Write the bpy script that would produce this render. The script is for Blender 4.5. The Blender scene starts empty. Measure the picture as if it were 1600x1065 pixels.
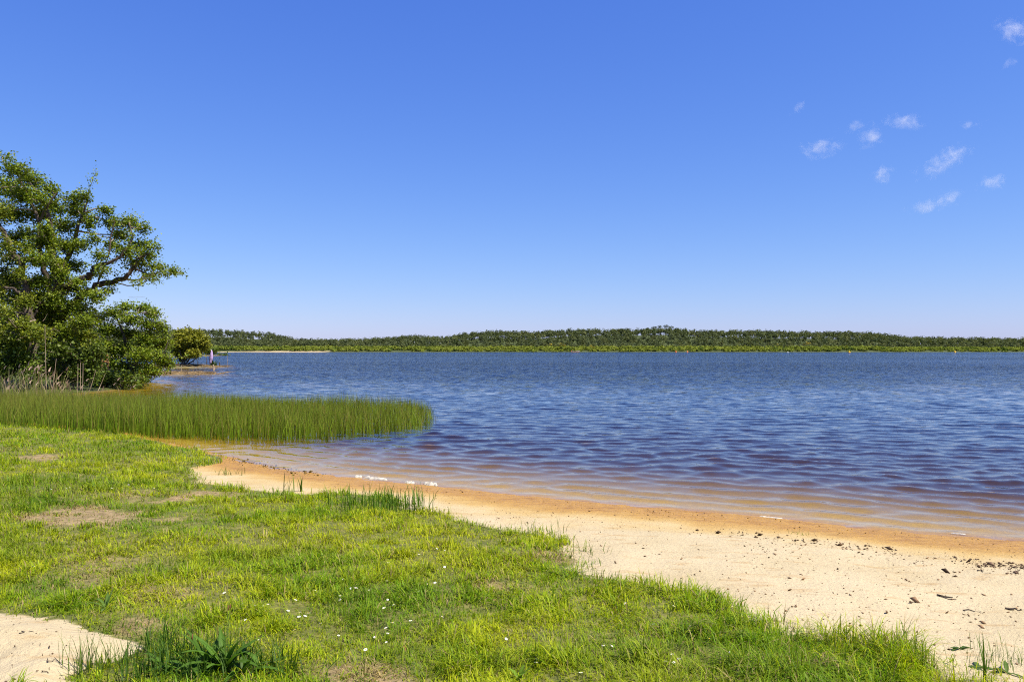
import bpy, math, numpy as np
from mathutils import Vector
rng = np.random.default_rng(7)
R = math.radians
sc = bpy.context.scene
col = sc.collection

# ------------------------------------------------------------------ camera, sky, sun, exposure
EYE = 2.3                                    # metres above the lake
F = 1244.0                                   # focal length in photograph pixels (28 mm)
HOR = 545.6                                  # horizon row of the photograph
cd = bpy.data.cameras.new('camera'); cam = bpy.data.objects.new('camera', cd); col.objects.link(cam)
cd.sensor_width = 36.0; cd.lens = F/1600*36.0; cd.clip_start = 0.1; cd.clip_end = 30000
cam.location = (0, 0, EYE); cam.rotation_euler = (R(90)+math.atan((HOR-532.5)/F), 0, 0)
sc.camera = cam
SUN_AZ, SUN_EL = 118.0, 58.0                 # degrees from straight ahead (minus = left), elevation
world = bpy.data.worlds.new('World'); sc.world = world; world.use_nodes = True
wt = world.node_tree
sky = wt.nodes.new('ShaderNodeTexSky'); sky.sky_type = 'NISHITA'; sky.sun_disc = False
sky.sun_elevation = R(SUN_EL); sky.sun_rotation = R(SUN_AZ % 360)
sky.air_density = 1.0; sky.dust_density = 0.3; sky.ozone_density = 3.0; sky.altitude = 0
# grade the physical sky towards the deep polarised blue of the photograph (one gain and gamma per channel, same everywhere)
sep = wt.nodes.new('ShaderNodeSeparateColor'); com = wt.nodes.new('ShaderNodeCombineColor'); wt.links.new(sky.outputs[0], sep.inputs[0])
SKY_GRADE = ((.1, 1.15, .50), (.1, .95, .495), (.1, .5, .62))
for ch, (sc_in, gam, gain) in enumerate(SKY_GRADE):
    m1 = wt.nodes.new('ShaderNodeMath'); m1.operation = 'MULTIPLY'; m1.inputs[1].default_value = sc_in
    m2 = wt.nodes.new('ShaderNodeMath'); m2.operation = 'POWER'; m2.inputs[1].default_value = gam
    m3 = wt.nodes.new('ShaderNodeMath'); m3.operation = 'MULTIPLY'; m3.inputs[1].default_value = gain*10
    wt.links.new(sep.outputs[ch], m1.inputs[0]); wt.links.new(m1.outputs[0], m2.inputs[0]); wt.links.new(m2.outputs[0], m3.inputs[0]); wt.links.new(m3.outputs[0], com.inputs[ch])
bg = wt.nodes['Background']; bg.inputs[1].default_value = 0.1
wt.links.new(com.outputs[0], bg.inputs[0])
sv = Vector((math.sin(R(SUN_AZ))*math.cos(R(SUN_EL)), math.cos(R(SUN_AZ))*math.cos(R(SUN_EL)), math.sin(R(SUN_EL))))
ld = bpy.data.lights.new('sun', 'SUN'); ld.energy = 4.7; ld.angle = R(0.53); ld.color = (1.0, 0.93, 0.79)
lo = bpy.data.objects.new('sun', ld); col.objects.link(lo); lo.rotation_euler = (-sv).to_track_quat('-Z', 'Y').to_euler()
lo.location = (-20, 0, 40)
vs = sc.view_settings; vs.view_transform = 'Standard'; vs.look = 'None'; vs.gamma = 1.0; vs.exposure = 1.0
cy = sc.cycles; cy.use_denoising = False; cy.filter_width = 1.1; cy.max_bounces = 8; cy.transparent_max_bounces = 16
cy.diffuse_bounces = 3; cy.glossy_bounces = 3; cy.transmission_bounces = 4; cy.volume_bounces = 1
cy.caustics_reflective = False; cy.caustics_refractive = False
try: cy.denoising_input_passes = 'RGB_ALBEDO_NORMAL'; cy.denoising_prefilter = 'ACCURATE'
except Exception: pass

# ------------------------------------------------------------------ helpers
def mk(name, V, Fs, mat=None, colr=None, smooth=False, parent=None, attrs=None, matidx=None):
    """one mesh object from numpy arrays; Fs is a face array or a list of them"""
    V = np.asarray(V, dtype=np.float32).reshape(-1, 3)
    if not isinstance(Fs, list): Fs = [Fs]
    Fs = [np.asarray(f, dtype=np.int32) for f in Fs if len(f)]
    me = bpy.data.meshes.new(name)
    me.vertices.add(len(V)); me.vertices.foreach_set('co', V.ravel())
    sizes = np.concatenate([np.full(len(f), f.shape[1], np.int32) for f in Fs])
    idx = np.concatenate([f.ravel() for f in Fs])
    starts = np.concatenate([[0], np.cumsum(sizes)[:-1]]).astype(np.int32)
    me.loops.add(len(idx)); me.loops.foreach_set('vertex_index', idx)
    me.polygons.add(len(sizes)); me.polygons.foreach_set('loop_start', starts)
    try: me.polygons.foreach_set('loop_total', sizes)
    except Exception: pass
    if smooth: me.polygons.foreach_set('use_smooth', np.ones(len(sizes), bool))
    if matidx is not None: me.polygons.foreach_set('material_index', np.asarray(matidx, np.int32))
    if colr is not None:
        a = me.attributes.new('col', 'FLOAT_COLOR', 'POINT')
        c = np.ones((len(V), 4), np.float32); c[:, :3] = colr
        a.data.foreach_set('color', c.ravel())
    for k, v in (attrs or {}).items():
        a = me.attributes.new(k, 'FLOAT', 'POINT'); a.data.foreach_set('value', np.asarray(v, np.float32).ravel())
    me.update(calc_edges=True)
    for m in (mat if isinstance(mat, (list, tuple)) else [mat]):
        if m: me.materials.append(m)
    o = bpy.data.objects.new(name, me); col.objects.link(o)
    if parent: o.parent = parent
    return o
def empty(name, loc):
    o = bpy.data.objects.new(name, None); col.objects.link(o); o.location = loc; o.empty_display_size = .2; return o
def tag(o, label=None, cat=None, group=None, kind=None):
    if label: o['label'] = label
    if cat: o['category'] = cat
    if group: o['group'] = group
    if kind: o['kind'] = kind
    return o
def hsh(i, j, s):
    n = (i*374761393 + j*668265263 + s*1442695041) & 0xffffffff
    n = ((n ^ (n >> 13))*1274126177) & 0xffffffff
    return ((n ^ (n >> 16)) & 0xffff)/65535.0
def vn(x, y, scale, seed=0):
    """smooth value noise 0..1 on numpy arrays"""
    x = np.asarray(x, float)/scale; y = np.asarray(y, float)/scale
    i = np.floor(x).astype(np.int64); j = np.floor(y).astype(np.int64)
    u = x-i; v = y-j; u = u*u*(3-2*u); v = v*v*(3-2*v)
    a = hsh(i, j, seed); b = hsh(i+1, j, seed); c = hsh(i, j+1, seed); d = hsh(i+1, j+1, seed)
    return (a*(1-u)+b*u)*(1-v)+(c*(1-u)+d*u)*v
def fbm(x, y, scale, seed=0, o=4):
    t = 0; s = 0; a = 1.
    for k in range(o): t = t+a*vn(x, y, scale/2**k, seed+k*17); s += a; a *= .5
    return t/s
def sst(a, b, x): t = np.clip((np.asarray(x)-a)/(b-a), 0, 1); return t*t*(3-2*t)
def inpoly(x, y, P):
    x = np.asarray(x); y = np.asarray(y); r = np.zeros(x.shape, bool); n = len(P)
    for k in range(n):
        x1, y1 = P[k]; x2, y2 = P[(k+1) % n]
        if y1 == y2: continue
        r ^= ((y1 > y) != (y2 > y)) & (x < (x2-x1)*(y-y1)/(y2-y1)+x1)
    return r
def pdist(x, y, P, closed=True):
    d = np.full(np.shape(x), 1e9); n = len(P)
    for k in range(n if closed else n-1):
        x1, y1 = P[k]; x2, y2 = P[(k+1) % n]; dx, dy = x2-x1, y2-y1
        t = np.clip(((x-x1)*dx+(y-y1)*dy)/(dx*dx+dy*dy+1e-12), 0, 1)
        d = np.minimum(d, np.hypot(x-x1-t*dx, y-y1-t*dy))
    return d

# ------------------------------------------------------------------ the land: outline of the lake, heights
LAKE = [(300,-60),(60,-14),(20,2.5),(10,7.2),(6.15,9.56),(4.97,10.1),(3.65,10.9),(1.88,11.7),(.95,12.16),(-.13,12.7),(-1.41,13.5),
        (-2.84,14.3),(-4.27,15.2),(-5.18,16.1),(-6.4,17.4),(-8.9,20.1),(-11.2,22.6),(-16.8,26),(-21,29),(-22.5,33),(-22,38),(-22,44),
        (-24,52),(-27,60),(-34,66),(-36,69),(-30,71),(-27.6,73.5),(-27.8,75.5),(-33,77.5),(-40,84),(-44,92),(-41,98),(-37.5,103),
        (-38,107),(-45,110),(-60,118),(-85,150),(-112,210),(-112,262),(-106,290),(-107,300),(-125,310),(-160,400),(-215,560),(-225,640),
        (-150,648),(0,652),(200,650),(450,652),(900,655),(1300,300),(1300,-100)]
SKY = [(-400,520),(0,518),(250,518),(310,517),(345,517),(375,518),(420,522),(450,529),(480,532),(540,530.5),(600,529),(630,526),(660,526),(700,527),
       (715,523.5),(745,519),(775,516),(800,517),(830,519),(870,517),(905,515),(940,514),(1000,514),(1035,512.5),(1055,514),(1085,518),(1150,518),
       (1200,519),(1300,519),(1345,520),(1365,523.5),(1380,527.5),(1430,527),(1490,528),(1510,529.5),(1540,528),(1600,528),(1800,524),(2200,522)]
RIDGE = 900.0; PINE_H = 7.6
SKX = np.array([(p-800)/F*RIDGE for p, _ in SKY]); SKE = np.array([max(1.4, EYE+(HOR-q)/F*RIDGE-PINE_H) for _, q in SKY])
SANDPIT = [(-4.9,3.0),(-4.9,5.85),(-3.3,5.65),(-2.75,5.45),(-2.42,5.1),(-2.55,4.65),(-2.65,4.3),(-2.2,4.22),(-1.85,4.05),(-1.6,3.6),(-1.5,3.0)]
def height(x, y, fine=True):
    x = np.asarray(x, float); y = np.asarray(y, float)
    d = pdist(x, y, LAKE); ins = inpoly(x, y, LAKE)
    wob = (fbm(x, y, 1.6, 5, 3)-.5)*.25*sst(200, 40, y)
    d2 = np.where(ins, -d, d)+wob
    land = .62*np.tanh(.09*np.maximum(d2, 0)); bed = -np.minimum(.9, .09*np.maximum(-d2, 0))
    h = land+bed
    far = sst(690, RIDGE-20, y)*(y > 600)
    E = np.interp(x, SKX, SKE)
    h = h+far*(E+(fbm(x, y, 90, 3, 3)-.5)*5-.6)
    h = h+np.where((y > 655), 1.0*sst(0, 20, d), 0)*(~ins)
    if fine:
        near = (~ins)*sst(40, 20, y)
        up = sst(.4, 3, d)*near
        h = h+up*((fbm(x, y, 1.3, 11, 4)-.5)*.10+(fbm(x, y, .35, 12, 3)-.5)*.035)
        h = h-up*np.maximum(0, fbm(x, y, .36, 15, 2)-.58)*.16*sst(.16, .38, h)
        pit = sst(.15, -.25, np.where(inpoly(x, y, SANDPIT), -1, 1)*pdist(x, y, SANDPIT))*near
        h = h+pit*((fbm(x*1.0, y*1.6, .55, 21, 3)-.42)*.17-.01)
        h = h+up*.10*np.exp(-((x+3.6)**2+(y-5.0)**2)/1.2)
    return h
def ground(x, y): return height(np.atleast_1d(x), np.atleast_1d(y))
def pg(px, py):
    """photograph pixel -> point on the land, by marching the view ray"""
    Y = np.arange(2.5, 40 if py > 630 else 120, .02); x = (px-800)/F*Y; z = EYE-(py-HOR)/F*Y
    k = np.argmax(np.maximum(height(x, Y), 0) >= z); return float(x[k]), float(Y[k])
def P3(px, py, Y): return np.array([(px-800)/F*Y, Y, EYE-(py-HOR)/F*Y])

EDGE_PX = [(1465,1064),(1440,1030),(1400,1012),(1300,1004),(1230,988),(1150,962),(1112,935),(1040,918),(945,902),(905,882),(885,850),(840,832),(760,820),
           (695,806),(655,796),(640,782),(590,774),(530,770),(450,770),(380,764),(315,754),(283,737),(335,722),(345,713),(300,702),(250,691),(184,673),(90,668)]
EDGE = [pg(*p) for p in EDGE_PX]
GRASS = [(EDGE[0][0]+.3, 3.2), (EDGE[0][0]+.3, EDGE[0][1])]+EDGE+[(-17.5,26.4),(-40,34),(-60,30),(-60,-10),(2.6,-10)]
BARE = [(100,808,110,15,.75),(40,715,35,6,.7),(290,777,40,9,.85),(90,900,40,8,.35),(570,1056,70,14,.7),(760,917,25,6,.6),(135,905,60,14,.3),(150,880,80,20,.3),
        (260,925,70,14,.35),(215,775,50,8,.4),(880,868,45,12,.55),(345,772,45,6,.4),(420,1045,60,18,.2),(1290,1040,40,10,.35),(215,975,45,14,.6)]
BW = []
for px, py, rx, ry, s in BARE:
    a = pg(px, py); b = pg(px, py-ry); c = pg(px, py+ry); BW.append((a[0], a[1], rx/F*a[1], (b[1]-c[1])/2, s))
def bare(x, y):
    r = np.zeros(np.shape(x)); n = fbm(x, y, .5, 77, 3)-.5
    for cx, cy_, rx, ry, s in BW:
        q = np.hypot((x-cx)/rx, (y-cy_)/ry)+n*2.6
        r = np.maximum(r, s*sst(1.25, .55, q))
    return r
def grassmask(x, y):
    s = np.where(inpoly(x, y, GRASS), 1., -1.)*pdist(x, y, GRASS)
    s = s+(fbm(x, y, .5, 31, 4)-.5)*.55
    pit = np.where(inpoly(x, y, SANDPIT), 1., -1.)*pdist(x, y, SANDPIT)+(fbm(x, y, .3, 32, 4)-.5)*.55
    return sst(-.2, .3, s)*sst(.08, -.08, pit)

# ------------------------------------------------------------------ materials
def nodes(name):
    m = bpy.data.materials.new(name); m.use_nodes = True; nt = m.node_tree; nt.nodes.clear()
    out = nt.nodes.new('ShaderNodeOutputMaterial'); return m, nt, out
def N(nt, t, **kw):
    n = nt.nodes.new(t)
    for k, v in kw.items():
        if k[0] == 'i' and k[1:].isdigit(): n.inputs[int(k[1:])].default_value = v
        else: setattr(n, k, v)
    return n
def leafmat(name, trans=.4, rough=.5, gain=(1, 1, 1), spec=.3, tcol=(1.3, 1.35, .5)):
    m, nt, out = nodes(name); L = nt.links.new
    at = N(nt, 'ShaderNodeAttribute', attribute_name='col')
    mu = N(nt, 'ShaderNodeMix', data_type='RGBA', blend_type='MULTIPLY', i0=1.0); mu.inputs[7].default_value = (*gain, 1); L(at.outputs[0], mu.inputs[6])
    p = N(nt, 'ShaderNodeBsdfPrincipled'); p.inputs['Roughness'].default_value = rough; p.inputs['Specular IOR Level'].default_value = spec
    L(mu.outputs[2], p.inputs['Base Color'])
    t = N(nt, 'ShaderNodeBsdfTranslucent'); tm = N(nt, 'ShaderNodeMix', data_type='RGBA', blend_type='MULTIPLY', i0=1.0)
    tm.inputs[7].default_value = (*tcol, 1); L(mu.outputs[2], tm.inputs[6]); L(tm.outputs[2], t.inputs[0])
    mx = N(nt, 'ShaderNodeMixShader', i0=trans); L(p.outputs[0], mx.inputs[1]); L(t.outputs[0], mx.inputs[2]); L(mx.outputs[0], out.inputs[0])
    return m
def barkmat(name, c1, c2, scale=8, rough=.85):
    m, nt, out = nodes(name); L = nt.links.new
    tc = N(nt, 'ShaderNodeTexCoord'); mp = N(nt, 'ShaderNodeMapping'); mp.inputs[3].default_value = (1, 1, .25); L(tc.outputs[3], mp.inputs[0])
    n = N(nt, 'ShaderNodeTexNoise'); n.inputs['Scale'].default_value = scale; n.inputs['Detail'].default_value = 5; L(mp.outputs[0], n.inputs[0])
    r = N(nt, 'ShaderNodeValToRGB'); r.color_ramp.elements[0].color = (*c1, 1); r.color_ramp.elements[1].color = (*c2, 1)
    r.color_ramp.elements[0].position = .32; r.color_ramp.elements[1].position = .68; L(n.outputs[0], r.inputs[0])
    p = N(nt, 'ShaderNodeBsdfPrincipled'); p.inputs['Roughness'].default_value = rough; L(r.outputs[0], p.inputs['Base Color'])
    b = N(nt, 'ShaderNodeBump', i0=.5); b.inputs['Distance'].default_value = .02; L(n.outputs[0], b.inputs['Height']); L(b.outputs[0], p.inputs['Normal'])
    L(p.outputs[0], out.inputs[0]); return m
M_grass = leafmat('grass_blades', .42, .5, spec=.15)
M_rush = leafmat('rush_stems', .22, .5, spec=.15)
M_leaf = leafmat('alder_leaves', .28, .5, spec=.2)
M_dry = leafmat('dry_stems', .2, .7, spec=.1, tcol=(1.1, 1.0, .8))
M_far = leafmat('distant_foliage', .25, .9, spec=.0)
M_bark = barkmat('alder_bark', (.022, .016, .011), (.10, .072, .05))
M_pale = barkmat('pale_bark', (.12, .09, .06), (.34, .27, .19))
M_wood = barkmat('orange_timber', (.12, .06, .018), (.26, .13, .04), 14)
M_drift = barkmat('driftwood', (.16, .11, .07), (.42, .33, .23), 10)
M_chip = leafmat('dark_litter', 0, .8, spec=.1)

def ground_material():
    m, nt, out = nodes('lake_shore_ground'); L = nt.links.new
    g = N(nt, 'ShaderNodeNewGeometry'); sp = N(nt, 'ShaderNodeSeparateXYZ'); L(g.outputs[0], sp.inputs[0])
    def noise(s, d=4, r=.55):
        n = N(nt, 'ShaderNodeTexNoise'); n.inputs['Scale'].default_value = s; n.inputs['Detail'].default_value = d; n.inputs['Roughness'].default_value = r
        L(g.outputs[0], n.inputs[0]); return n
    def ramp(src, els):
        r = N(nt, 'ShaderNodeValToRGB'); e = r.color_ramp.elements
        while len(e) < len(els): e.new(.5)
        for k, (p, c) in enumerate(els): e[k].position = p; e[k].color = (*c, 1)
        L(src, r.inputs[0]); return r
    def mix(f, a, b, bt='MIX'):
        x = N(nt, 'ShaderNodeMix', data_type='RGBA', blend_type=bt)
        (L(f, x.inputs[0]) if not isinstance(f, float) else setattr(x.inputs[0], 'default_value', f))
        L(a, x.inputs[6]); L(b, x.inputs[7]); return x.outputs[2]
    n1 = noise(1.1, 5); n2 = noise(9, 4); n3 = noise(160, 2, .6)
    dry = ramp(n1.outputs[0], [(.3, (.405, .33, .195)), (.55, (.45, .37, .23)), (.75, (.48, .40, .255))])
    gr = ramp(n3.outputs[0], [(.3, (.72, .68, .62)), (.55, (1., 1., 1.)), (.8, (1.1, 1.08, 1.05))])
    dry2 = mix(.38, dry.outputs[0], gr.outputs[0], 'MULTIPLY')
    st = N(nt, 'ShaderNodeTexNoise'); st.inputs['Scale'].default_value = 1.; st.inputs['Detail'].default_value = 6; st.inputs['Roughness'].default_value = .65
    mp = N(nt, 'ShaderNodeMapping'); mp.inputs[2].default_value = (0, 0, R(24)); mp.inputs[3].default_value = (2.2, 7, 1); L(g.outputs[0], mp.inputs[0]); L(mp.outputs[0], st.inputs[0])
    stain = ramp(st.outputs[0], [(.55, (1, 1, 1)), (.68, (.80, .66, .50)), (.8, (.62, .47, .34))])
    dry3 = mix(.75, dry2, stain.outputs[0], 'MULTIPLY')
    wet = ramp(n2.outputs[0], [(.3, (.30, .155, .022)), (.6, (.38, .205, .03)), (.8, (.41, .235, .045))])
    wetd = ramp(st.outputs[0], [(.5, (1, 1, 1)), (.62, (.72, .62, .5)), (.72, (.5, .4, .3))])
    wet2 = mix(.7, wet.outputs[0], wetd.outputs[0], 'MULTIPLY')
    # wetness from the height above the lake, broken up by noise
    a = N(nt, 'ShaderNodeMath', operation='MULTIPLY_ADD', i1=.06, i2=-.03); L(n1.outputs[0], a.inputs[0])
    b = N(nt, 'ShaderNodeMath', operation='ADD'); L(sp.outputs[2], b.inputs[0]); L(a.outputs[0], b.inputs[1])
    w = N(nt, 'ShaderNodeMapRange', interpolation_type='SMOOTHSTEP'); w.inputs[1].default_value = .03; w.inputs[2].default_value = .085
    w.inputs[3].default_value = 1; w.inputs[4].default_value = 0; L(b.outputs[0], w.inputs[0])
    mid = N(nt, 'ShaderNodeRGB'); mid.outputs[0].default_value = (.42, .28, .085, 1)
    w1 = N(nt, 'ShaderNodeMapRange', interpolation_type='SMOOTHSTEP'); w1.inputs[1].default_value = .05; w1.inputs[2].default_value = .125
    w1.inputs[3].default_value = .8; w1.inputs[4].default_value = 0; L(b.outputs[0], w1.inputs[0])
    sand = mix(w.outputs[0], mix(w1.outputs[0], dry3, mid.outputs[0]), wet2)
    uw = N(nt, 'ShaderNodeMapRange', interpolation_type='SMOOTHSTEP'); uw.inputs[1].default_value = .01; uw.inputs[2].default_value = -.04; L(sp.outputs[2], uw.inputs[0])
    bedc = ramp(n2.outputs[0], [(.3, (.35, .225, .035)), (.7, (.45, .30, .05))])
    sand = mix(uw.outputs[0], sand, bedc.outputs[0])
    soil = ramp(n2.outputs[0], [(.3, (.06, .075, .016)), (.55, (.13, .13, .03)), (.75, (.22, .19, .06))])
    ag = N(nt, 'ShaderNodeAttribute', attribute_name='grass'); ab = N(nt, 'ShaderNodeAttribute', attribute_name='bare'); af = N(nt, 'ShaderNodeAttribute', attribute_name='wild')
    bc = ramp(n2.outputs[0], [(.3, (.17, .11, .055)), (.6, (.33, .23, .13)), (.8, (.42, .31, .19))])
    s2 = mix(ab.outputs[2], soil.outputs[0], bc.outputs[0])
    ad = N(nt, 'ShaderNodeMath', operation='MULTIPLY_ADD', i1=.7, i2=-.35); L(n2.outputs[0], ad.inputs[0])
    ae = N(nt, 'ShaderNodeMath', operation='ADD', use_clamp=True); L(ag.outputs[2], ae.inputs[0]); L(ad.outputs[0], ae.inputs[1])
    ar = N(nt, 'ShaderNodeMapRange', interpolation_type='SMOOTHSTEP'); ar.inputs[1].default_value = .3; ar.inputs[2].default_value = .6; L(ae.outputs[0], ar.inputs[0])
    c = mix(ar.outputs[0], sand, s2)
    wildc = ramp(n1.outputs[0], [(.3, (.03, .045, .012)), (.7, (.07, .085, .02))])
    c = mix(af.outputs[2], c, wildc.outputs[0])
    p = N(nt, 'ShaderNodeBsdfPrincipled'); L(c, p.inputs['Base Color'])
    rr = N(nt, 'ShaderNodeMapRange'); rr.inputs[3].default_value = .9; rr.inputs[4].default_value = .42; L(w.outputs[0], rr.inputs[0]); L(rr.outputs[0], p.inputs['Roughness'])
    p.inputs['Specular IOR Level'].default_value = .25
    hb = N(nt, 'ShaderNodeMath', operation='MULTIPLY_ADD', i1=.25); L(n3.outputs[0], hb.inputs[0]); 
    n4 = noise(24, 5, .6); L(n4.outputs[0], hb.inputs[2])
    bp = N(nt, 'ShaderNodeBump', i0=.8); bp.inputs['Distance'].default_value = .03; L(hb.outputs[0], bp.inputs['Height']); L(bp.outputs[0], p.inputs['Normal'])
    L(p.outputs[0], out.inputs[0]); return m
# ------------------------------------------------------------------ ground sheet
def grow(a, b, s, g, mx):
    r = [a]; 
    while r[-1] < b: r.append(r[-1]+s); s = min(s*g, mx)
    return r
xr = grow(6.5, 4200, .068, 1.075, 120); xl = [-v for v in grow(6.5, 3600, .068, 1.06, 120)]
xs = np.array(xl[::-1]+list(np.arange(-6.5+.068, 6.5, .068))+xr)
ys = np.array([-300,-150,-80,-40,-20,-10,-5,-2,0,1,2,2.6,3]+list(np.arange(3.05, 15, .068))+grow(15.05, 130, .07, 1.03, 1.6)+grow(133, 6000, 3, 1.03, 16)[0:75]+[1400,1700,2200,3000,4500,7000])
ys = np.unique(ys)
gx, gy = np.meshgrid(xs, ys); gz = height(gx, gy)
nx, ny = len(xs), len(ys)
def gridf(nx, ny):
    i = np.arange(nx*ny).reshape(ny, nx); return np.stack([i[:-1, :-1], i[:-1, 1:], i[1:, 1:], i[1:, :-1]], -1).reshape(-1, 4)
gm = grassmask(gx, gy); gb = bare(gx, gy)
wild = np.where(gy > 29, 1, 0)*(~inpoly(gx, gy, LAKE))*sst(.5, 2.5, pdist(gx, gy, LAKE))
wild = np.where((gy > 29) & (gy < 66), sst(-.3, .3, np.where(inpoly(gx, gy, LAKE), -1, 1)*pdist(gx, gy, LAKE)), wild)
wild = np.where(gy > 600, 1.*(~inpoly(gx, gy, LAKE)), wild)
wild = np.where((gy > 600) & (gx < -150), wild*sst(8, 14, pdist(gx, gy, LAKE)), wild)
spit = ((gy > 66) & (gy < 115) & (gx < -24)); gm = np.where(spit, 1., gm); gb = np.where(spit, .55, gb)
M_ground = ground_material()
g_o = mk('ground', np.stack([gx, gy, gz], -1), gridf(nx, ny), M_ground, smooth=True, attrs={'grass': gm, 'bare': gb, 'wild': wild})
tag(g_o, kind='structure')

# ------------------------------------------------------------------ lake
FINE_SLOPE, FAR_SLOPE = .58, 1.5
def water_material():
    m, nt, out = nodes('tea_coloured_lake_water'); L = nt.links.new
    g = N(nt, 'ShaderNodeNewGeometry')
    def nz(sx, sy, rot, det, sc_, rough=.55):
        mp = N(nt, 'ShaderNodeMapping'); mp.inputs[2].default_value = (0, 0, R(rot)); mp.inputs[3].default_value = (sx, sy, 1); L(g.outputs[0], mp.inputs[0])
        n = N(nt, 'ShaderNodeTexNoise'); n.inputs['Scale'].default_value = sc_; n.inputs['Detail'].default_value = det; n.inputs['Roughness'].default_value = rough; L(mp.outputs[0], n.inputs[0]); return n
    am = N(nt, 'ShaderNodeAttribute', attribute_name='chop'); af = N(nt, 'ShaderNodeAttribute', attribute_name='far')
    fine = nz(.9, 2.6, 9, 3, 2.6, .6); big = nz(.6, 1.5, 6, 3, 2.3); gust = nz(.004, .014, 4, 6, 1., .62)
    gr = N(nt, 'ShaderNodeMapRange'); gr.inputs[1].default_value = .3; gr.inputs[2].default_value = .7; gr.inputs[3].default_value = .5; gr.inputs[4].default_value = 1.5; L(gust.outputs[0], gr.inputs[0])
    def slope(n, amp):
        v = N(nt, 'ShaderNodeVectorMath', operation='MULTIPLY_ADD'); L(n.outputs[1], v.inputs[0])
        v.inputs[1].default_value = (amp*.55, amp, 0); v.inputs[2].default_value = (-amp*.275, -amp*.5, 0); return v
    def scaled(v, *fs):
        for f in fs:
            q = N(nt, 'ShaderNodeVectorMath', operation='SCALE'); L(v.outputs[0], q.inputs[0]); L(f, q.inputs[3]); v = q
        return v
    s1 = scaled(slope(fine, FINE_SLOPE), am.outputs[2], gr.outputs[0]); s2 = scaled(slope(big, FAR_SLOPE), af.outputs[2], gr.outputs[0])
    ad = N(nt, 'ShaderNodeVectorMath', operation='ADD'); L(s1.outputs[0], ad.inputs[0]); L(s2.outputs[0], ad.inputs[1])
    tl = N(nt, 'ShaderNodeVectorMath', operation='SCALE'); tl.inputs[0].default_value = (0, -.11, 0); L(af.outputs[2], tl.inputs[3])   # wind waves are steeper on the face towards the beach
    ad0 = N(nt, 'ShaderNodeVectorMath', operation='ADD'); L(g.outputs[1], ad0.inputs[0]); L(tl.outputs[0], ad0.inputs[1])
    ad2 = N(nt, 'ShaderNodeVectorMath', operation='ADD'); L(ad0.outputs[0], ad2.inputs[0]); L(ad.outputs[0], ad2.inputs[1])
    bp = N(nt, 'ShaderNodeVectorMath', operation='NORMALIZE'); L(ad2.outputs[0], bp.inputs[0])
    fr = N(nt, 'ShaderNodeFresnel', i0=1.333); L(bp.outputs[0], fr.inputs['Normal'])
    gl = N(nt, 'ShaderNodeBsdfGlossy'); gl.inputs['Roughness'].default_value = .04; gl.inputs['Color'].default_value = (1, 1, 1, 1); L(bp.outputs[0], gl.inputs['Normal'])
    tr = N(nt, 'ShaderNodeBsdfTransparent')
    mx = N(nt, 'ShaderNodeMixShader'); L(fr.outputs[0], mx.inputs[0]); L(tr.outputs[0], mx.inputs[1]); L(gl.outputs[0], mx.inputs[2]); L(mx.outputs[0], out.inputs[0])
    va = N(nt, 'ShaderNodeVolumeAbsorption'); va.inputs['Density'].default_value = 1.0; va.inputs['Color'].default_value = (.69, .645, .03, 1)
    L(va.outputs[0], out.inputs[1]); return m
rows = [8.2]
while rows[-1] < 700: rows.append(rows[-1]*(1.0055+.006*min(1, rows[-1]/250)))
rows = np.array(rows); nc = 390
uu = np.linspace(-1, 1, nc); uu = uu*.72+np.sign(uu)*np.maximum(np.abs(uu)-.9, 0)**1.5*22
wx = rows[:, None]*uu[None, :]; wy = np.repeat(rows[:, None], nc, 1)
wd = pdist(wx, wy, LAKE); win = inpoly(wx, wy, LAKE); dep = np.where(win, np.minimum(3.2, .075*wd), 0)
dyrow = np.gradient(rows)[:, None]
wz = np.zeros_like(wx); wr = np.random.default_rng(3)
for k in range(60):
    lam = .22*(1.15/.22)**wr.random(); th = R(-96+wr.normal()*30)     # heading, down the lake towards the beach
    kx, ky = math.cos(th)*2*math.pi/lam, math.sin(th)*2*math.pi/lam
    amp = .00175*(lam/.5)**.6
    fade = sst(1.6, 5.5, lam/dyrow)*sst(120, 15, wy)
    shal = (.45+.55*sst(.05, .45, dep))*(1 if lam < .8 else sst(.02, .3, dep))
    wz += amp*shal*fade*np.cos(kx*wx+ky*wy+wr.random()*6.28)*(.45+1.1*vn(wx+k*7., wy, 2.+lam*3, 200+k))
wz = np.where(wz > 0, wz*(1+.25*np.minimum(wz/.012, 1)), wz*.9)      # slightly peaked crests
# low swell turning parallel to the beach as it runs in
near = sst(12, 1., wd)*win
wz += near*.0085*np.sin(wd*2*math.pi/.62+5*fbm(wx, wy, 2.5, 61, 2))*sst(.05, .6, wd)*(.15+1.5*vn(wx, wy, 1.1, 62))
wz *= 1-.75*inpoly(wx, wy, [(-20,25),(-9,19),(-5,19.5),(-2.5,24),(-2.4,29),(-5,32.5),(-24,34)])*1.0
chop = (.15+.85*sst(.12, .55, dep))*(.7+.3*sst(14, 40, wy)); farw = sst(8, 90, wy)
w_o = mk('lake_water', np.stack([wx, wy, wz], -1), gridf(nc, len(rows)), water_material(), smooth=True, attrs={'chop': chop, 'far': farw})
tag(w_o, kind='structure')

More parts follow.
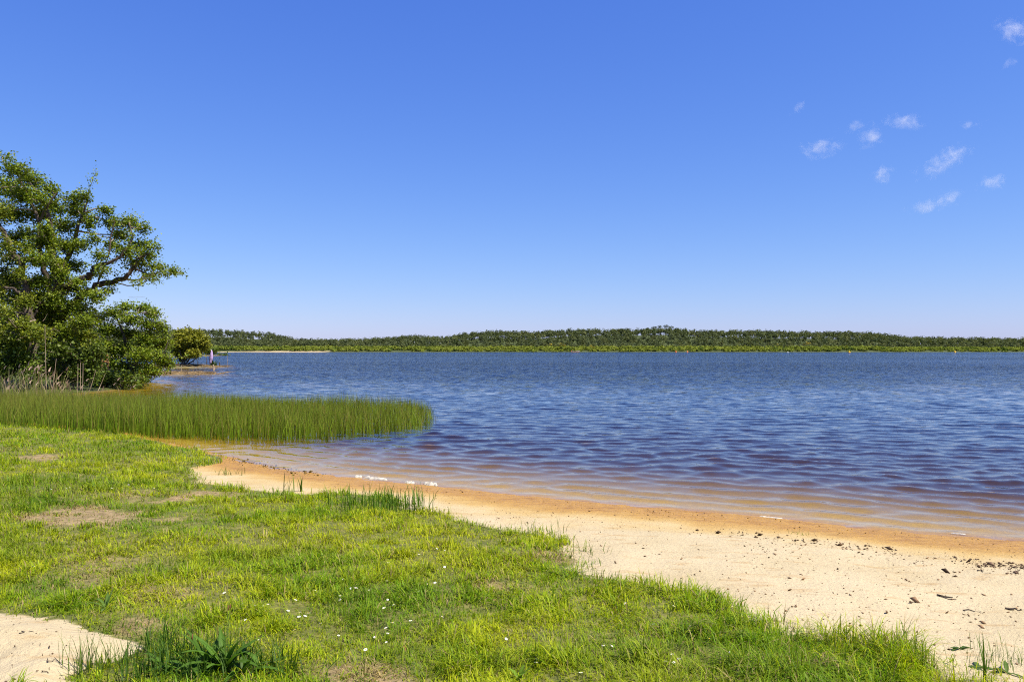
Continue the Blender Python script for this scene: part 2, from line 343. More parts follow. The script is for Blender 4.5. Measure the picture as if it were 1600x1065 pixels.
# ------------------------------------------------------------------ blades
def blades(P, az, L, w, bend, c0, c1, segs=3, face=None):
    """curved tapering blades; returns V, [quads, tris], colours"""
    n = len(P); ts = {3: (0, .38, .74), 2: (0, .5)}[segs]; ws = {3: (1, .9, .55), 2: (1, .75)}[segs]
    d = np.stack([np.cos(az), np.sin(az), 0*az], -1)
    fa = az+math.pi/2 if face is None else face
    s = np.stack([np.cos(fa), np.sin(fa), 0*fa], -1)
    V = []; C = []
    def cen(t): 
        lean = bend*t
        return P+d*(L*t*np.sin(lean))[:, None]+np.array([0, 0, 1.])*(L*t*np.cos(lean))[:, None]
    for t, k in zip(ts, ws):
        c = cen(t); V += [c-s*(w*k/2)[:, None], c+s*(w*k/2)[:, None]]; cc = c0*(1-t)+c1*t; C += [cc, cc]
    V.append(cen(1.)); C.append(c1)
    m = len(V); V = np.stack(V, 1).reshape(-1, 3); C = np.stack(C, 1).reshape(-1, 3)
    b = (np.arange(n)*m)[:, None]
    q = [b+np.array([[2*k, 2*k+1, 2*k+3, 2*k+2]]) for k in range(segs-1)]; e = 2*(segs-1)
    return V, [np.concatenate(q), b+np.array([[e, e+1, e+2]])], C
def join(parts):
    off = 0; V = []; Fq = []; Ft = []; C = []
    for v, fs, c in parts:
        for f in fs: (Fq if f.shape[1] == 4 else Ft).append(f+off)
        V.append(v); C.append(c); off += len(v)
    Fs = ([np.concatenate(Fq)] if Fq else [])+([np.concatenate(Ft)] if Ft else [])
    return np.concatenate(V), Fs, np.concatenate(C)
def tube(pts, rad, n=6):
    pts = np.asarray(pts, float); k = len(pts); rad = np.atleast_1d(np.asarray(rad, float)); rad = np.interp(np.linspace(0, 1, k), np.linspace(0, 1, len(rad)), rad)
    T = np.gradient(pts, axis=0); T /= np.linalg.norm(T, axis=1)[:, None]+1e-9
    ref = np.where(np.abs(T[:, 2:3]) > .9, [[1., 0, 0]], [[0, 0, 1.]]); A = np.cross(T, ref); A /= np.linalg.norm(A, axis=1)[:, None]+1e-9; B = np.cross(T, A)
    a = np.arange(n)/n*2*math.pi
    V = (pts[:, None]+rad[:, None, None]*(np.cos(a)[None, :, None]*A[:, None]+np.sin(a)[None, :, None]*B[:, None])).reshape(-1, 3)
    i = np.arange(k*n).reshape(k, n); j = np.roll(i, -1, 1)
    Fq = np.stack([i[:-1], j[:-1], j[1:], i[1:]], -1).reshape(-1, 4)
    return V, [Fq], np.ones((len(V), 3))*.2
def smoothpath(p, n=5):
    p = np.asarray(p, float); q = np.vstack([2*p[0]-p[1], p, 2*p[-1]-p[-2]]); o = []
    for k in range(1, len(q)-2):
        for t in np.arange(n)/n:
            a, b, c, d = q[k-1:k+3]; o.append(.5*((2*b)+(c-a)*t+(2*a-5*b+4*c-d)*t*t+(3*b-a-3*c+d)*t**3))
    o.append(p[-1]); return np.array(o)

# ------------------------------------------------------------------ grass
def lawn():
    parts = []
    for y0, y1, dens, wmul, seg in ((3.0,4.6,7600,.95,3),(4.6,6,6400,1.,3),(6,8,4200,1.15,3),(8,11,2600,1.35,2),(11,15,1400,1.7,2),(15,21,700,2.2,2),(21,30,330,2.8,2)):
        xa, xb = -.78*y1-1.0, min(.78*y1+.6, 4.0)
        n = int((xb-xa)*(y1-y0)*dens); x = rng.uniform(xa, xb, n); y = rng.uniform(y0, y1, n)
        ok = (np.abs(x) < .72*y+1.0); x, y = x[ok], y[ok]
        gm = grassmask(x, y); br = bare(x, y); cl = fbm(x, y, .28, 41, 3); big = fbm(x, y, 1.3, 42, 3)
        keep = rng.random(len(x)) < gm*(1-.62*br)*np.clip(.35+1.5*(cl-.25), .25, 1)
        x, y, gm, br, cl, big = (a[keep] for a in (x, y, gm, br, cl, big)); n = len(x)
        z = ground(x, y)-.004
        edge = pdist(x, y, EDGE, False)
        tall = .8+1.0*sst(.42, .72, cl)+.35*sst(.5, .0, edge)*sst(12, 8, y)+.5*sst(.5, .7, big)
        tall = tall*(1+.8*sst(.6, 2.4, x)*sst(6.5, 5, y))
        L = .056*tall*rng.uniform(.5, 1.6, n)*(1-.45*br)*np.where(y > 11, 1.15, 1)
        w = rng.uniform(.0034, .007, n)*wmul*(1+.3*sst(.42, .72, cl))
        wind = rng.uniform(0, 6.28, n)+0*x; wind = np.where(rng.random(n) < .5, wind, 6.28*2*vn(x, y, .35, 43)+rng.normal(0, .5, n))
        bend = np.abs(rng.normal(1.05, .5, n))+.5*br
        yel = np.clip(.52+.9*(fbm(x, y, .9, 44, 3)-.5)*2+rng.normal(0, .33, n), 0, 1)[:, None]
        ca = np.array([.16, .285, .006]); cb = np.array([.425, .455, .012])
        c = ca*(1-yel)+cb*yel
        lush = sst(.5, .7, big)[:, None]; c = c*(1-.45*lush)+np.array([.09, .19, .015])*.45*lush
        straw = (rng.random(n) < .06+.85*br+.10*sst(.5, .7, fbm(x, y, .6, 46, 3)))[:, None]
        c = np.where(straw, np.array([.40, .31, .13])*rng.uniform(.6, 1.1, (n, 1)), c)*rng.uniform(.55, 1.3, (n, 1))
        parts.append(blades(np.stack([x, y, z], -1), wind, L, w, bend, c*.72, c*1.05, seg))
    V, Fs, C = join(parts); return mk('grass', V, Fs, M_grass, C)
tag(lawn(), 'short sunlit yellow green lawn grass with dry patches above the beach', 'grass', kind='stuff')

# ------------------------------------------------------------------ rushes in the shallows
RUSH = [(-17.5,24.4),(-11.6,21.8),(-9.2,20.7),(-7.9,20.7),(-6.2,20.7),(-4.8,21.1),(-3.6,21.9),(-2.8,23.2),(-2.55,25.0),(-2.7,27.2),(-2.95,29.3),(-3.3,31.2),(-4.4,32.8),
        (-9,33.4),(-14,33.6),(-18,33.2),(-23,34),(-28,34),(-30,30),(-24,27)]
def rushes():
    n = 78000; x = rng.uniform(-30, -2.5, n); y = rng.uniform(20, 34.5, n)
    s = np.where(inpoly(x, y, RUSH), 1., -1.)*pdist(x, y, RUSH)+(fbm(x, y, .8, 51, 3)-.5)*.9
    keep = (s > -.05) & (rng.random(n) < np.clip(.6+s*1.1, .4, 1)) & (np.hypot((x+7.2)/.28, (y-22.6)/.5) > 1)
    x, y, s = x[keep], y[keep], s[keep]; n = len(x)
    z = np.minimum(height(x, y), 0)*.3-.03; z = np.maximum(z, height(x, y))
    H = (.90-.12*sst(-4, -2.7, x))*rng.uniform(.62, 1.13, n)*(.86+.14*sst(0, .8, s))*(.9+.25*(fbm(x, y, 2.2, 52, 2)-.5)*2)
    c = np.array([.105, .195, .005])*rng.uniform(.35, 1.65, (n, 1)); 
    yl = (rng.random(n) < .13)[:, None]; c = np.where(yl, np.array([.26, .24, .05])*rng.uniform(.7, 1.1, (n, 1)), c)
    left = sst(-10, -19, x)[:, None]; c = c*(1-.3*left)+.3*left*np.array([.2, .2, .05])
    tip = c*.6+np.array([.16, .12, .03])*.5
    v, f, C = blades(np.stack([x, y, z], -1), rng.uniform(0, 6.28, n), H-z*0, rng.uniform(.009, .018, n), np.abs(rng.normal(.14, .16, n)), c*.75, tip, 2, face=rng.uniform(0, 6.28, n))
    return mk('rush_bed', v, f, M_rush, C)
tag(rushes(), 'dense bed of upright green rushes standing in the shallow water', 'rushes', kind='stuff')
def dead_reeds():
    n = 2600; x = rng.uniform(-30, -15.5, n); y = rng.uniform(33, 38.5, n); px = 800+x/y*F
    keep = rng.random(n) < np.where(px < 130, .9, .35)*(px < 215)*np.clip(.2+1.6*(fbm(x, y, 1.2, 55, 2)-.3), .1, 1)
    x, y = x[keep], y[keep]; n = len(x); z = ground(x, y)-.05
    px = 800+x/y*F
    H = rng.uniform(.7, 1.5, n)*np.where(px < 110, 1.12, .85)
    c = np.array([.42, .33, .20])*rng.uniform(.45, 1.15, (n, 1)); gr = (rng.random(n) < .58)[:, None]; c = np.where(gr, np.array([.15, .18, .045])*rng.uniform(.7, 1.4, (n, 1)), c)
    a = blades(np.stack([x, y, z], -1), rng.uniform(0, 6.28, n), H, rng.uniform(.012, .026, n), np.abs(rng.normal(.25, .3, n)), c*.8, c, 3, face=rng.uniform(-.6, .6, n))
    k = rng.random(n) < .12; m = k.sum()                         # feathery seed heads
    hp = np.stack([x, y, z+H*.93], -1)[k]; pc = np.array([.40, .29, .21])*rng.uniform(.7, 1.2, (m, 1))
    b = blades(hp, rng.uniform(-.5, .8, m), rng.uniform(.16, .3, m), rng.uniform(.05, .08, m), np.abs(rng.normal(.7, .3, m)), pc, pc, 3, face=rng.uniform(-.6, .6, m))
    V, Fs, C = join([a, b]); return mk('dead_reeds', V, Fs, M_dry, C)
tag(dead_reeds(), 'straw coloured dead reeds standing between the rushes and the trees', 'reeds', kind='stuff')

# ------------------------------------------------------------------ trees
def cards(C, nrm, size, asp, colr):
    """leaf-shaped rhombic cards"""
    n = len(C); nrm = nrm/(np.linalg.norm(nrm, axis=1)[:, None]+1e-9)
    r = rng.normal(size=(n, 3)); u = np.cross(nrm, r); u /= np.linalg.norm(u, axis=1)[:, None]+1e-9; v = np.cross(nrm, u)
    s = size[:, None]; a = asp
    V = np.stack([C-u*s*.5, C-u*s*.05+v*s*a*.5, C+u*s*.5, C-u*s*.05-v*s*a*.5], 1).reshape(-1, 3)
    return V, [np.arange(4*n).reshape(n, 4)], np.repeat(colr, 4, 0)
TD = 5.4
def make_tree(name, label, cat, Y, basepx, limbs, clumps, leaf=.13, dens=260, cols=((.075, .125, .010), (.22, .27, .020)), bark=None, twigbark=None,
              deep=1.3, group=None, bare_twigs=14, up=.9, seed=1, stray=0):
    global rng
    keep_rng = rng; rng = np.random.default_rng(seed)
    bx, by = (basepx[0]-800)/F*Y, Y
    bz = float(ground(bx, by)[0])-.05
    root = empty(name, (bx, by, bz)); tag(root, label, cat, group)
    O = np.array([bx, by, bz]); allp = []; allr = []
    for k, lm in enumerate(limbs):
        pts = [P3(px, py, Y+dy) for px, py, dy, r in lm]; rr = [r for *_, r in lm]
        if k == 0: pts[0][2] = bz-.1
        pts = smoothpath(pts, 4); rr = np.interp(np.linspace(0, len(rr)-1, len(pts)), range(len(rr)), rr)
        pts[1:-1] += rng.normal(size=(len(pts)-2, 3))*rr[1:-1, None]*.35
        v, f, c = tube(pts-O, rr, 8 if rr[0] > .1 else 6)
        mk('trunk' if k == 0 else 'limb', v, f, bark or M_bark, smooth=True, parent=root)
        allp.append(pts[1:]); allr.append(rr[1:])
    allp = np.concatenate(allp); allr = np.concatenate(allr)
    tw = []; LV = []
    for cx, cy_, rx, ry, *o in clumps:
        dmul = o[0] if o else 1.; dyy = o[1] if len(o) > 1 else rng.normal()*deep
        C = P3(cx, cy_, Y+dyy); wx_, wz_ = rx*Y/F, ry*Y/F; wy_ = max(wx_*.9, .5)
        dd = np.linalg.norm(allp-(C-[0, 0, wz_*.3]), axis=1)+np.where(allp[:, 2] > C[2]+.2, 1.5, 0); k = int(np.argmin(dd)); A = allp[k]
        mid = (A+C)/2+rng.normal(size=3)*.12*dd[k]; br = smoothpath([A, mid, C], 4)
        tw.append(tube(br-O, np.linspace(min(allr[k]*.6, .07), .022, len(br)), 5))
        m = max(8, int(dens*dmul*wx_*wz_/6*TD)); 
        q = rng.normal(size=(m, 3)); q /= np.linalg.norm(q, axis=1)[:, None]; q *= (rng.random((m, 1))**.45)
        E = C+q*np.array([wx_, wy_, wz_]); E += rng.normal(size=(m, 3))*.16
        S = br[rng.integers(4, len(br), m)]*.6+C*.4; S = S*.55+E*.45-[0, 0, .06]
        for j in range(m):
            L_ = np.linalg.norm(E[j]-S[j]); md = (S[j]+E[j])/2+rng.normal(size=3)*.10*L_
            if j % 6 == 0: tw.append(tube(np.array([S[j], md, E[j]])-O, [.012, .009, .005], 3))
            nl = int(rng.integers(5, 11)); t = rng.uniform(.15, 1.05, nl)[:, None]
            p = (1-t)**2*S[j]+2*t*(1-t)*md+t*t*E[j]+rng.normal(size=(nl, 3))*leaf*.75
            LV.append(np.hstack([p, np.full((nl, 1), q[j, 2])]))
        for j in range(int(bare_twigs*min(wx_*wz_, .5)/3)):              # a few bare twigs poke out
            e = C+rng.normal(size=3)*np.array([wx_, wy_, wz_])*.75; e2 = e+(e-C)*rng.uniform(.1, .35)+rng.normal(size=3)*.12
            tw.append(tube(np.array([C*.12+e*.88, e, e2])-O, [.011, .007, .003], 3))
    for k in range(stray):                                      # loose leafy shoots along the limbs
        A = allp[rng.integers(len(allp)//6, len(allp))]; E = A+rng.normal(size=3)*.45+[0, 0, .25]; md = (A+E)/2+rng.normal(size=3)*.08
        tw.append(tube(np.array([A, md, E])-O, [.014, .009, .004], 3)); nl = 40; t = rng.uniform(.3, 1.1, nl)[:, None]
        LV.append(np.hstack([(1-t)**2*A+2*t*(1-t)*md+t*t*E+rng.normal(size=(nl, 3))*.14, np.full((nl, 1), .2)]))
    LV = np.concatenate(LV); n = len(LV)
    nrm = rng.normal(size=(n, 3))*.75; nrm[:, 2] += up
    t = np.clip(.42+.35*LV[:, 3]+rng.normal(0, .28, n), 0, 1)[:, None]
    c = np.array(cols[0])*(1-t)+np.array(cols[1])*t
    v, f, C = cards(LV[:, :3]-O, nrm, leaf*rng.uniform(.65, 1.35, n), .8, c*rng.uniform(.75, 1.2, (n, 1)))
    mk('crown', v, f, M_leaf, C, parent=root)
    V, Fs, C = join(tw); tag(mk('branches', V, Fs, twigbark or M_pale, parent=root), kind='stuff')
    rng = keep_rng; return root
def undergrowth(root, name, Y, blobs, leaf, dens, cols, seed):
    """ivy and leaves hugging a trunk or a bank, as a part of root"""
    r = np.random.default_rng(seed); O = np.array(root.location); pc = []; 
    for px, py, rx, ry, dy in blobs:
        C = P3(px, py, Y+dy); a, b = rx*Y/F, ry*Y/F; m = int(dens*a*b*4); q = r.normal(size=(m, 3)); q /= np.linalg.norm(q, axis=1)[:, None]
        pc.append(C+q*r.uniform(.6, 1., (m, 1))*np.array([a, a, b]))
    p = np.concatenate(pc); n = len(p); p[:, 2] = np.maximum(p[:, 2], .12)
    nm = r.normal(size=(n, 3)); nm[:, 2] += .5; nm[:, 1] -= .4
    t = r.random((n, 1)); c = (np.array(cols[0])*(1-t)+np.array(cols[1])*t)*r.uniform(.7, 1.2, (n, 1))
    v, f, C = cards(p-O, nm, leaf*r.uniform(.6, 1.3, n), .85, c); return mk(name, v, f, M_leaf, C, parent=root)

YA = 45.0
alder = make_tree('alder_tree', 'tall spreading alder with ivy on its trunk and limbs reaching over water', 'tree', YA, (95, 600),
    [[(95,600,0,.45),(92,545,0,.40),(90,490,.1,.34),(88,440,.1,.28),(82,400,0,.21),(78,355,-.2,.15),(66,315,-.2,.10),(45,285,0,.05)],
     [(90,475,0,.26),(104,446,-.3,.22),(124,440,-.5,.19),(140,431,-.6,.16),(147,416,-.7,.13),(166,411,-.8,.10),(188,400,-.8,.07),(206,372,-.6,.05),(200,348,-.5,.03)],
     [(93,500,0,.24),(122,465,.4,.21),(150,448,.6,.18),(175,441,.5,.15),(196,432,.3,.13),(209,419,.2,.10),(214,404,.1,.07),(232,396,.2,.04)],
     [(209,419,.2,.07),(232,428,.1,.045),(252,424,0,.03),(276,424,0,.016)],
     [(188,436,.4,.05),(180,441,.2,.045),(205,446,.2,.03),(228,440,.2,.02)],
     [(88,445,.1,.18),(106,400,.5,.13),(120,360,.6,.10),(132,322,.5,.06),(138,296,.4,.03)],
     [(150,448,-.6,.06),(168,400,-.9,.05),(172,372,-.9,.04),(178,345,-1,.025)],
     [(90,480,.1,.2),(72,440,-.6,.17),(64,400,-.9,.13),(58,340,-1,.10),(40,300,-1.1,.06),(22,268,-1.1,.03)],
     [(60,345,-1,.08),(75,320,-1.2,.05),(88,300,-1.2,.03)]],
    [(22,262,26,14),(46,278,26,14),(12,290,26,18),(38,304,30,18),(2,243,11,5,1.2),(75,296,18,13),(86,322,20,14),(110,312,18,14),(130,304,14,11),(120,330,26,14),
     (60,334,30,16),(14,332,28,18),(98,352,26,14),(140,346,16,12),(40,364,26,12),(70,378,30,14),(105,384,26,14),(16,372,20,12),(128,380,16,9),
     (164,330,12,10),(178,348,18,11),(202,346,22,11),(224,356,14,8),(190,366,22,10),(216,380,22,9),(176,384,18,9),(198,394,24,9),(228,398,22,8),(240,384,14,6),
     (212,410,22,8),(238,416,20,7),(262,422,16,6),(280,424,7,3,1.3),(236,434,20,5),(214,440,12,4,.7),(156,398,15,8),(146,372,12,8),
     (60,404,30,12),(96,412,28,12),(122,416,18,8),(24,404,16,10,.7),(12,432,22,12),(78,434,24,10),(150,424,10,5,.6),(110,450,26,12),(146,462,24,11),(70,462,30,14),(28,468,30,16),
     (172,452,12,6,.8),(120,482,34,16),(74,494,36,18),(24,506,34,20),(150,496,22,14),(-30,300,40,40,.5),(-40,380,50,50,.4),(-50,470,50,50,.4),
     (84,470,20,16,.9,-1.6),(96,430,16,14,.9,-1.5),(60,440,18,14,.9,-1.8),(104,520,24,18,.9,-1.8),(70,360,16,16,.9,-1.6),(60,310,14,12,.9,-1.7),(120,440,14,7,.9,-1.6),(160,420,12,7,.9,-1.4),(40,385,18,12,.9,-1.6),(130,500,24,14,.9,-2)],
    leaf=.115, dens=420, seed=11, stray=45)
undergrowth(alder, 'ivy', YA, [(92,560,12,34,0),(91,500,11,40,0),(88,450,9,30,0),(84,412,7,20,0),(110,445,10,7,-.3),(78,520,12,30,-.3)], .13, 170, ((.03, .07, .01), (.08, .14, .02)), 5)
alder2 = make_tree('alder_tree', 'dark leaning alder trunk at the left edge with open forked branches', 'tree', 43.0, (58, 602),
    [[(58,602,0,.3),(50,540,0,.27),(45,490,0,.24),(42,462,0,.22),(34,436,0,.19),(28,410,0,.17),(16,384,0,.14),(4,362,0,.12),(-14,330,0,.08),(-30,290,.2,.04)],
     [(30,418,0,.10),(44,404,.2,.07),(58,400,.3,.05),(78,396,.4,.03)],[(42,468,0,.13),(24,452,-.3,.09),(4,448,-.4,.07),(-24,440,-.5,.05)],
     [(45,500,0,.12),(70,470,.3,.09),(90,440,.5,.06),(100,410,.5,.03)],[(44,492,0,.1),(20,487,-.4,.08),(-10,486,-.6,.06)]],
    [(-10,330,30,16),(-30,290,30,20),(6,420,18,8,.7),(18,440,22,10),(-12,450,24,14),(0,482,26,10),(60,480,22,10),(-30,400,24,20),(88,412,16,8,.6),(30,508,26,12),(60,520,24,12),(-20,520,30,16),(40,470,16,14,1,-1.2),(28,425,14,12,1,-1.2),(14,385,16,10,1,-1),(46,520,20,18,1,-1.3),(10,400,14,12,1,.8),(50,440,16,10,1,.6)],
    leaf=.118, dens=360, seed=12, stray=25, cols=((.075, .115, .010), (.23, .25, .022)))
undergrowth(alder2, 'ivy', 43.0, [(55,570,10,30,0),(48,520,9,28,0)], .13, 170, ((.03, .06, .01), (.07, .12, .02)), 6)
YS = 57.0
willow = make_tree('willow_shrub', 'broad low willow shrub overhanging the water beside the tall alder', 'shrub', YS, (205, 592),
    [[(205,592,0,.16),(203,570,0,.13),(198,545,0,.11),(190,515,0,.08),(180,492,0,.05)],[(204,580,0,.12),(220,550,-.4,.09),(232,520,-.5,.06),(240,498,-.5,.03)],
     [(204,575,.3,.1),(180,555,.2,.08),(165,530,.2,.06),(150,505,.2,.04)],[(204,585,0,.1),(232,572,-.6,.07),(254,555,-.8,.05),(262,535,-.8,.03)],[(176,496,0,.06),(200,489,-.4,.05),(226,490,-.6,.035),(250,494,-.7,.02)]],
    [(196,478,18,7),(222,480,16,7),(240,490,18,8),(176,488,20,10),(206,498,26,10),(236,508,22,10),(254,512,12,10),(168,514,22,14),(198,520,28,12),(228,530,26,12),(252,535,18,14),
     (160,542,22,14),(190,545,28,14),(222,555,30,14),(254,560,18,14),(170,566,22,14),(200,574,30,12),(235,578,26,10),(264,566,9,12),(180,590,22,8),(215,592,26,7),(150,580,16,14)],
    leaf=.13, dens=400, seed=13, stray=25, deep=.9, cols=((.075, .13, .010), (.235, .28, .020)))
wil2 = make_tree('willow_shrub', 'rounded olive green willow bush on the spit behind the pink parasol', 'shrub', 103.0, (287, 573),
    [[(287,573,0,.14),(285,562,0,.11),(282,550,0,.08),(279,535,0,.05)],[(288,572,0,.12),(296,560,-.4,.09),(304,548,-.5,.06),(310,535,-.4,.03)],[(287,572,0,.1),(291,555,.5,.08),(294,535,.6,.05),(296,522,.5,.03)],
     [(288,572,0,.1),(304,562,0,.07),(314,552,0,.04)]],
    [(294,520,16,6),(308,523,12,6),(280,523,10,6),(318,532,9,7),(300,532,18,8),(280,536,12,9),(322,541,5,5),(310,542,14,7),(292,545,18,8),(276,548,8,10),(304,552,14,6),(286,558,9,6)],
    leaf=.26, dens=200, seed=14, deep=.7, cols=((.12, .14, .012), (.27, .26, .025)), bare_twigs=3)
back = make_tree('willow_shrub', 'yellowish green bush glimpsed behind the alder trunks at the left edge', 'shrub', 62.0, (20, 590),
    [[(20,590,0,.2),(20,540,0,.15),(24,480,0,.1),(30,440,0,.05)],[(20,560,0,.12),(50,520,0,.09),(70,480,0,.05)],[(20,560,0,.12),(-10,510,0,.09),(-20,460,0,.05)]],
    [(20,440,26,14),(-10,460,26,20),(50,470,30,20),(80,500,30,22),(20,500,36,24),(-20,530,36,26),(40,550,40,24),(100,545,34,26),(130,520,24,24),(140,560,26,22),(-30,420,26,20)],
    leaf=.2, dens=220, seed=15, cols=((.11, .15, .012), (.26, .27, .025)), bare_twigs=4)
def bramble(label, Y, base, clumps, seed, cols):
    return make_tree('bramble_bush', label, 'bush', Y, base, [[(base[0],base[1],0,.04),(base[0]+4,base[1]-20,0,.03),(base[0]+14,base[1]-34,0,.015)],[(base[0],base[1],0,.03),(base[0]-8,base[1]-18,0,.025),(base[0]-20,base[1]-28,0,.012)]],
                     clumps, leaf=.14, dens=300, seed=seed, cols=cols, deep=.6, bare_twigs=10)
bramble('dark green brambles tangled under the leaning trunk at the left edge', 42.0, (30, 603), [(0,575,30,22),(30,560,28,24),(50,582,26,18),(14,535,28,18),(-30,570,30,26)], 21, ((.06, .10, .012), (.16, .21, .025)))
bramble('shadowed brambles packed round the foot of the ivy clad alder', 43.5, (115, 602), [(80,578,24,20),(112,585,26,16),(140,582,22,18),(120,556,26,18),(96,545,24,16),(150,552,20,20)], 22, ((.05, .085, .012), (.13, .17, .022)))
make_tree('willow_shrub', 'added dark bush standing for the shade under the broad willow', 'shrub', 47.0, (190, 603), [[(190,603,0,.07),(192,592,0,.05),(198,582,0,.02)],[(190,603,0,.06),(178,592,0,.04),(168,584,0,.02)],[(190,603,0,.06),(206,594,0,.04),(222,588,0,.02)]],
    [(150,590,18,12),(175,588,20,12),(200,590,20,11),(222,594,14,8),(160,602,18,8),(190,602,20,7),(214,602,14,5),(135,596,14,10)], leaf=.14, dens=300, seed=18, deep=.8, cols=((.05, .09, .010), (.14, .18, .018)), bare_twigs=6)  # bush added with darkened leaves to fill in the willow's shade
make_tree('willow_shrub', 'tiny dark bush on the far point beyond the parasol', 'shrub', 292.0, (333, 555), [[(333,555,0,.2),(333,548,0,.1)],[(333,554,0,.15),(339,549,0,.07)]],
    [(328,548,7,4),(336,547,6,3.5),(324,551,6,3),(344,553.4,8,1.6),(354,554,6,1.2)], leaf=.6, dens=22, seed=16, deep=1, cols=((.06, .10, .012), (.12, .16, .02)), bare_twigs=0)

# ------------------------------------------------------------------ far shore: wood, thicket, skyline pines
def crowns(X, Yv, Z, W, H, top, colr, ncard, csize, flat=.5, seed=0):
    """ragged crowns of small cards round a shaded core"""
    r = np.random.default_rng(seed); n = len(X)
    q = r.normal(size=(n, ncard, 3)); q /= np.linalg.norm(q, axis=2)[..., None]; q *= r.uniform(.55, 1.05, (n, ncard, 1))
    q[..., 2] = np.where(q[..., 2] < 0, q[..., 2]*.7, q[..., 2])
    C = np.stack([X, Yv, Z], -1)[:, None]+q*np.stack([W/2, W/2, H/2], -1)[:, None]
    nm = q+r.normal(size=q.shape)*.45; nm[..., 2] += .75
    cc = colr[:, None]*(.8+.35*r.random((n, ncard, 1)))
    return C.reshape(-1, 3), nm.reshape(-1, 3), (np.repeat(W, ncard)*csize*r.uniform(.7, 1.3, n*ncard)), cc.reshape(-1, 3)
def wood():
    r = np.random.default_rng(31); n = 6000
    y = 690+(RIDGE+30-690)*r.random(n)**.9; x = r.uniform(-.80, .80, n)*y
    g = height(x, y, False); W = r.uniform(3.8, 6.6, n); T = r.uniform(5.6, 8.8, n); H = T*r.uniform(.72, .9, n)
    lo = sst(760, 690, y); T *= 1-.3*lo
    c = np.array([.072, .088, .040])*r.uniform(.86, 1.14, (n, 1)); v = r.random(n)
    c = np.where((v < .18)[:, None], np.array([.095, .105, .042])*r.uniform(.8, 1.2, (n, 1)), c)
    c = np.where((v > .93)[:, None], np.array([.048, .066, .032]), c)
    px = 800+x/y*F; yl = (r.random(n) < .12*lo*((px > 800) & (px < 1000))+.10*lo*((px > 1180) & (px < 1300)))[:, None]
    c = np.where(yl, np.array([.26, .20, .03]), c)
    P, nm, s, cc = crowns(x, y, g+T-H/2, W, H, T, c, 42, .25, seed=32)
    a = cards(P, nm, s, .9, cc)
    tv = np.stack([np.stack([x-.16, y, g-.3], -1), np.stack([x+.16, y, g-.3], -1), np.stack([x+.09, y, g+T-2], -1), np.stack([x-.09, y, g+T-2], -1)], 1).reshape(-1, 3)
    tv2 = tv.copy().reshape(-1, 4, 3); tv2[:, :, 1] += (tv2[:, :, 0]-x[:, None]); tv2[:, :, 0] = x[:, None]; tv2 = tv2.reshape(-1, 3)
    q = np.arange(4*n).reshape(n, 4); tc = np.tile([[.06, .045, .032]], (4*n, 1))
    V, Fs, C = join([a, (tv, [q], tc), (tv2, [q], tc)]); return mk('pine_wood', V, Fs, M_far, C)
tag(wood(), 'dark pine wood covering the low hills across the lake', 'wood', kind='stuff')
def thicket():
    r = np.random.default_rng(33); n = 3600
    y = 655+52*r.random(n); x = r.uniform(-.82, .82, n)*y; d = pdist(x, y, LAKE); px = 800+x/y*F
    ok = ~inpoly(x, y, LAKE) & (d > np.where(px < 510, 9, 1.0)); 
    thin = np.where((px > 1110) & (px < 1230), .9, 1); ok &= r.random(n) < thin
    x, y, d, px = x[ok], y[ok], d[ok], px[ok]; n = len(x); g = height(x, y, False)
    H = r.uniform(2.9, 4.3, n)*(.5+.5*sst(0, 25, d))*np.where(px > 1380, .8, 1); W = r.uniform(3, 6, n)
    b = fbm(x, y, 40, 9, 2)[:, None]
    c = (np.array([.12, .155, .026])*(1-b)+np.array([.18, .205, .034])*b)*r.uniform(.85, 1.12, (n, 1))
    c = np.where((r.random(n) < .07)[:, None], np.array([.05, .085, .018]), c)
    P, nm, s, cc = crowns(x, y, g+H*.45, W, H*1.1, H, c, 34, .26, seed=34)
    v, f, C = cards(P, nm, s, .9, cc); return mk('shore_thicket', v, f, M_far, C)
tag(thicket(), 'bright green low thicket along the far waterline', 'thicket', kind='stuff')
def skyline_pines():
    r = np.random.default_rng(35)
    spots = [(624,8),(633,9),(641,10),(649,10.5),(656,10),(668,8),(683,9)]+[(1012,10),(1022,11),(1031,11.5),(1041,12),(1049,11.5),(1058,10)]
    for k, (px, T) in enumerate(spots):
        y = RIDGE-6+r.uniform(-8, 6); x = (px-800)/F*y; g = float(height(np.array([x]), np.array([y]), False)[0]); T = T-1.2
        right = px > 900
        root = tag(empty('umbrella_pine', (x, y, g-.3)), 'flat topped pine breaking the skyline on the %s' % ('highest hill right of centre' if right else 'low saddle left of centre'),
                   'tree', 'pines on the highest hill' if right else 'pines on the saddle')
        pts = np.array([[0, 0, 0], [r.normal()*.3, 0, T*.4], [r.normal()*.4, 0, T*.85]]); v, f, c = tube(pts, [.32, .24, .12], 5); mk('trunk', v, f, M_bark, parent=root)
        W = r.uniform(5, 7); P, nm, s, cc = crowns(np.array([0., 1.2, -1.4]), np.array([0., .5, -.6]), np.array([T-.8, T-1.6, T-2.]), np.array([W, W*.6, W*.6]), np.array([2.8, 2.4, 2.2]), None, np.array([[.058, .072, .038]]*3), 40, .2, seed=40+k)
        globals()['rng'] = np.random.default_rng(60+k); v, f, C = cards(P, nm, s, .9, cc); mk('crown', v, f, M_far, C, parent=root)
skyline_pines(); rng = np.random.default_rng(99)

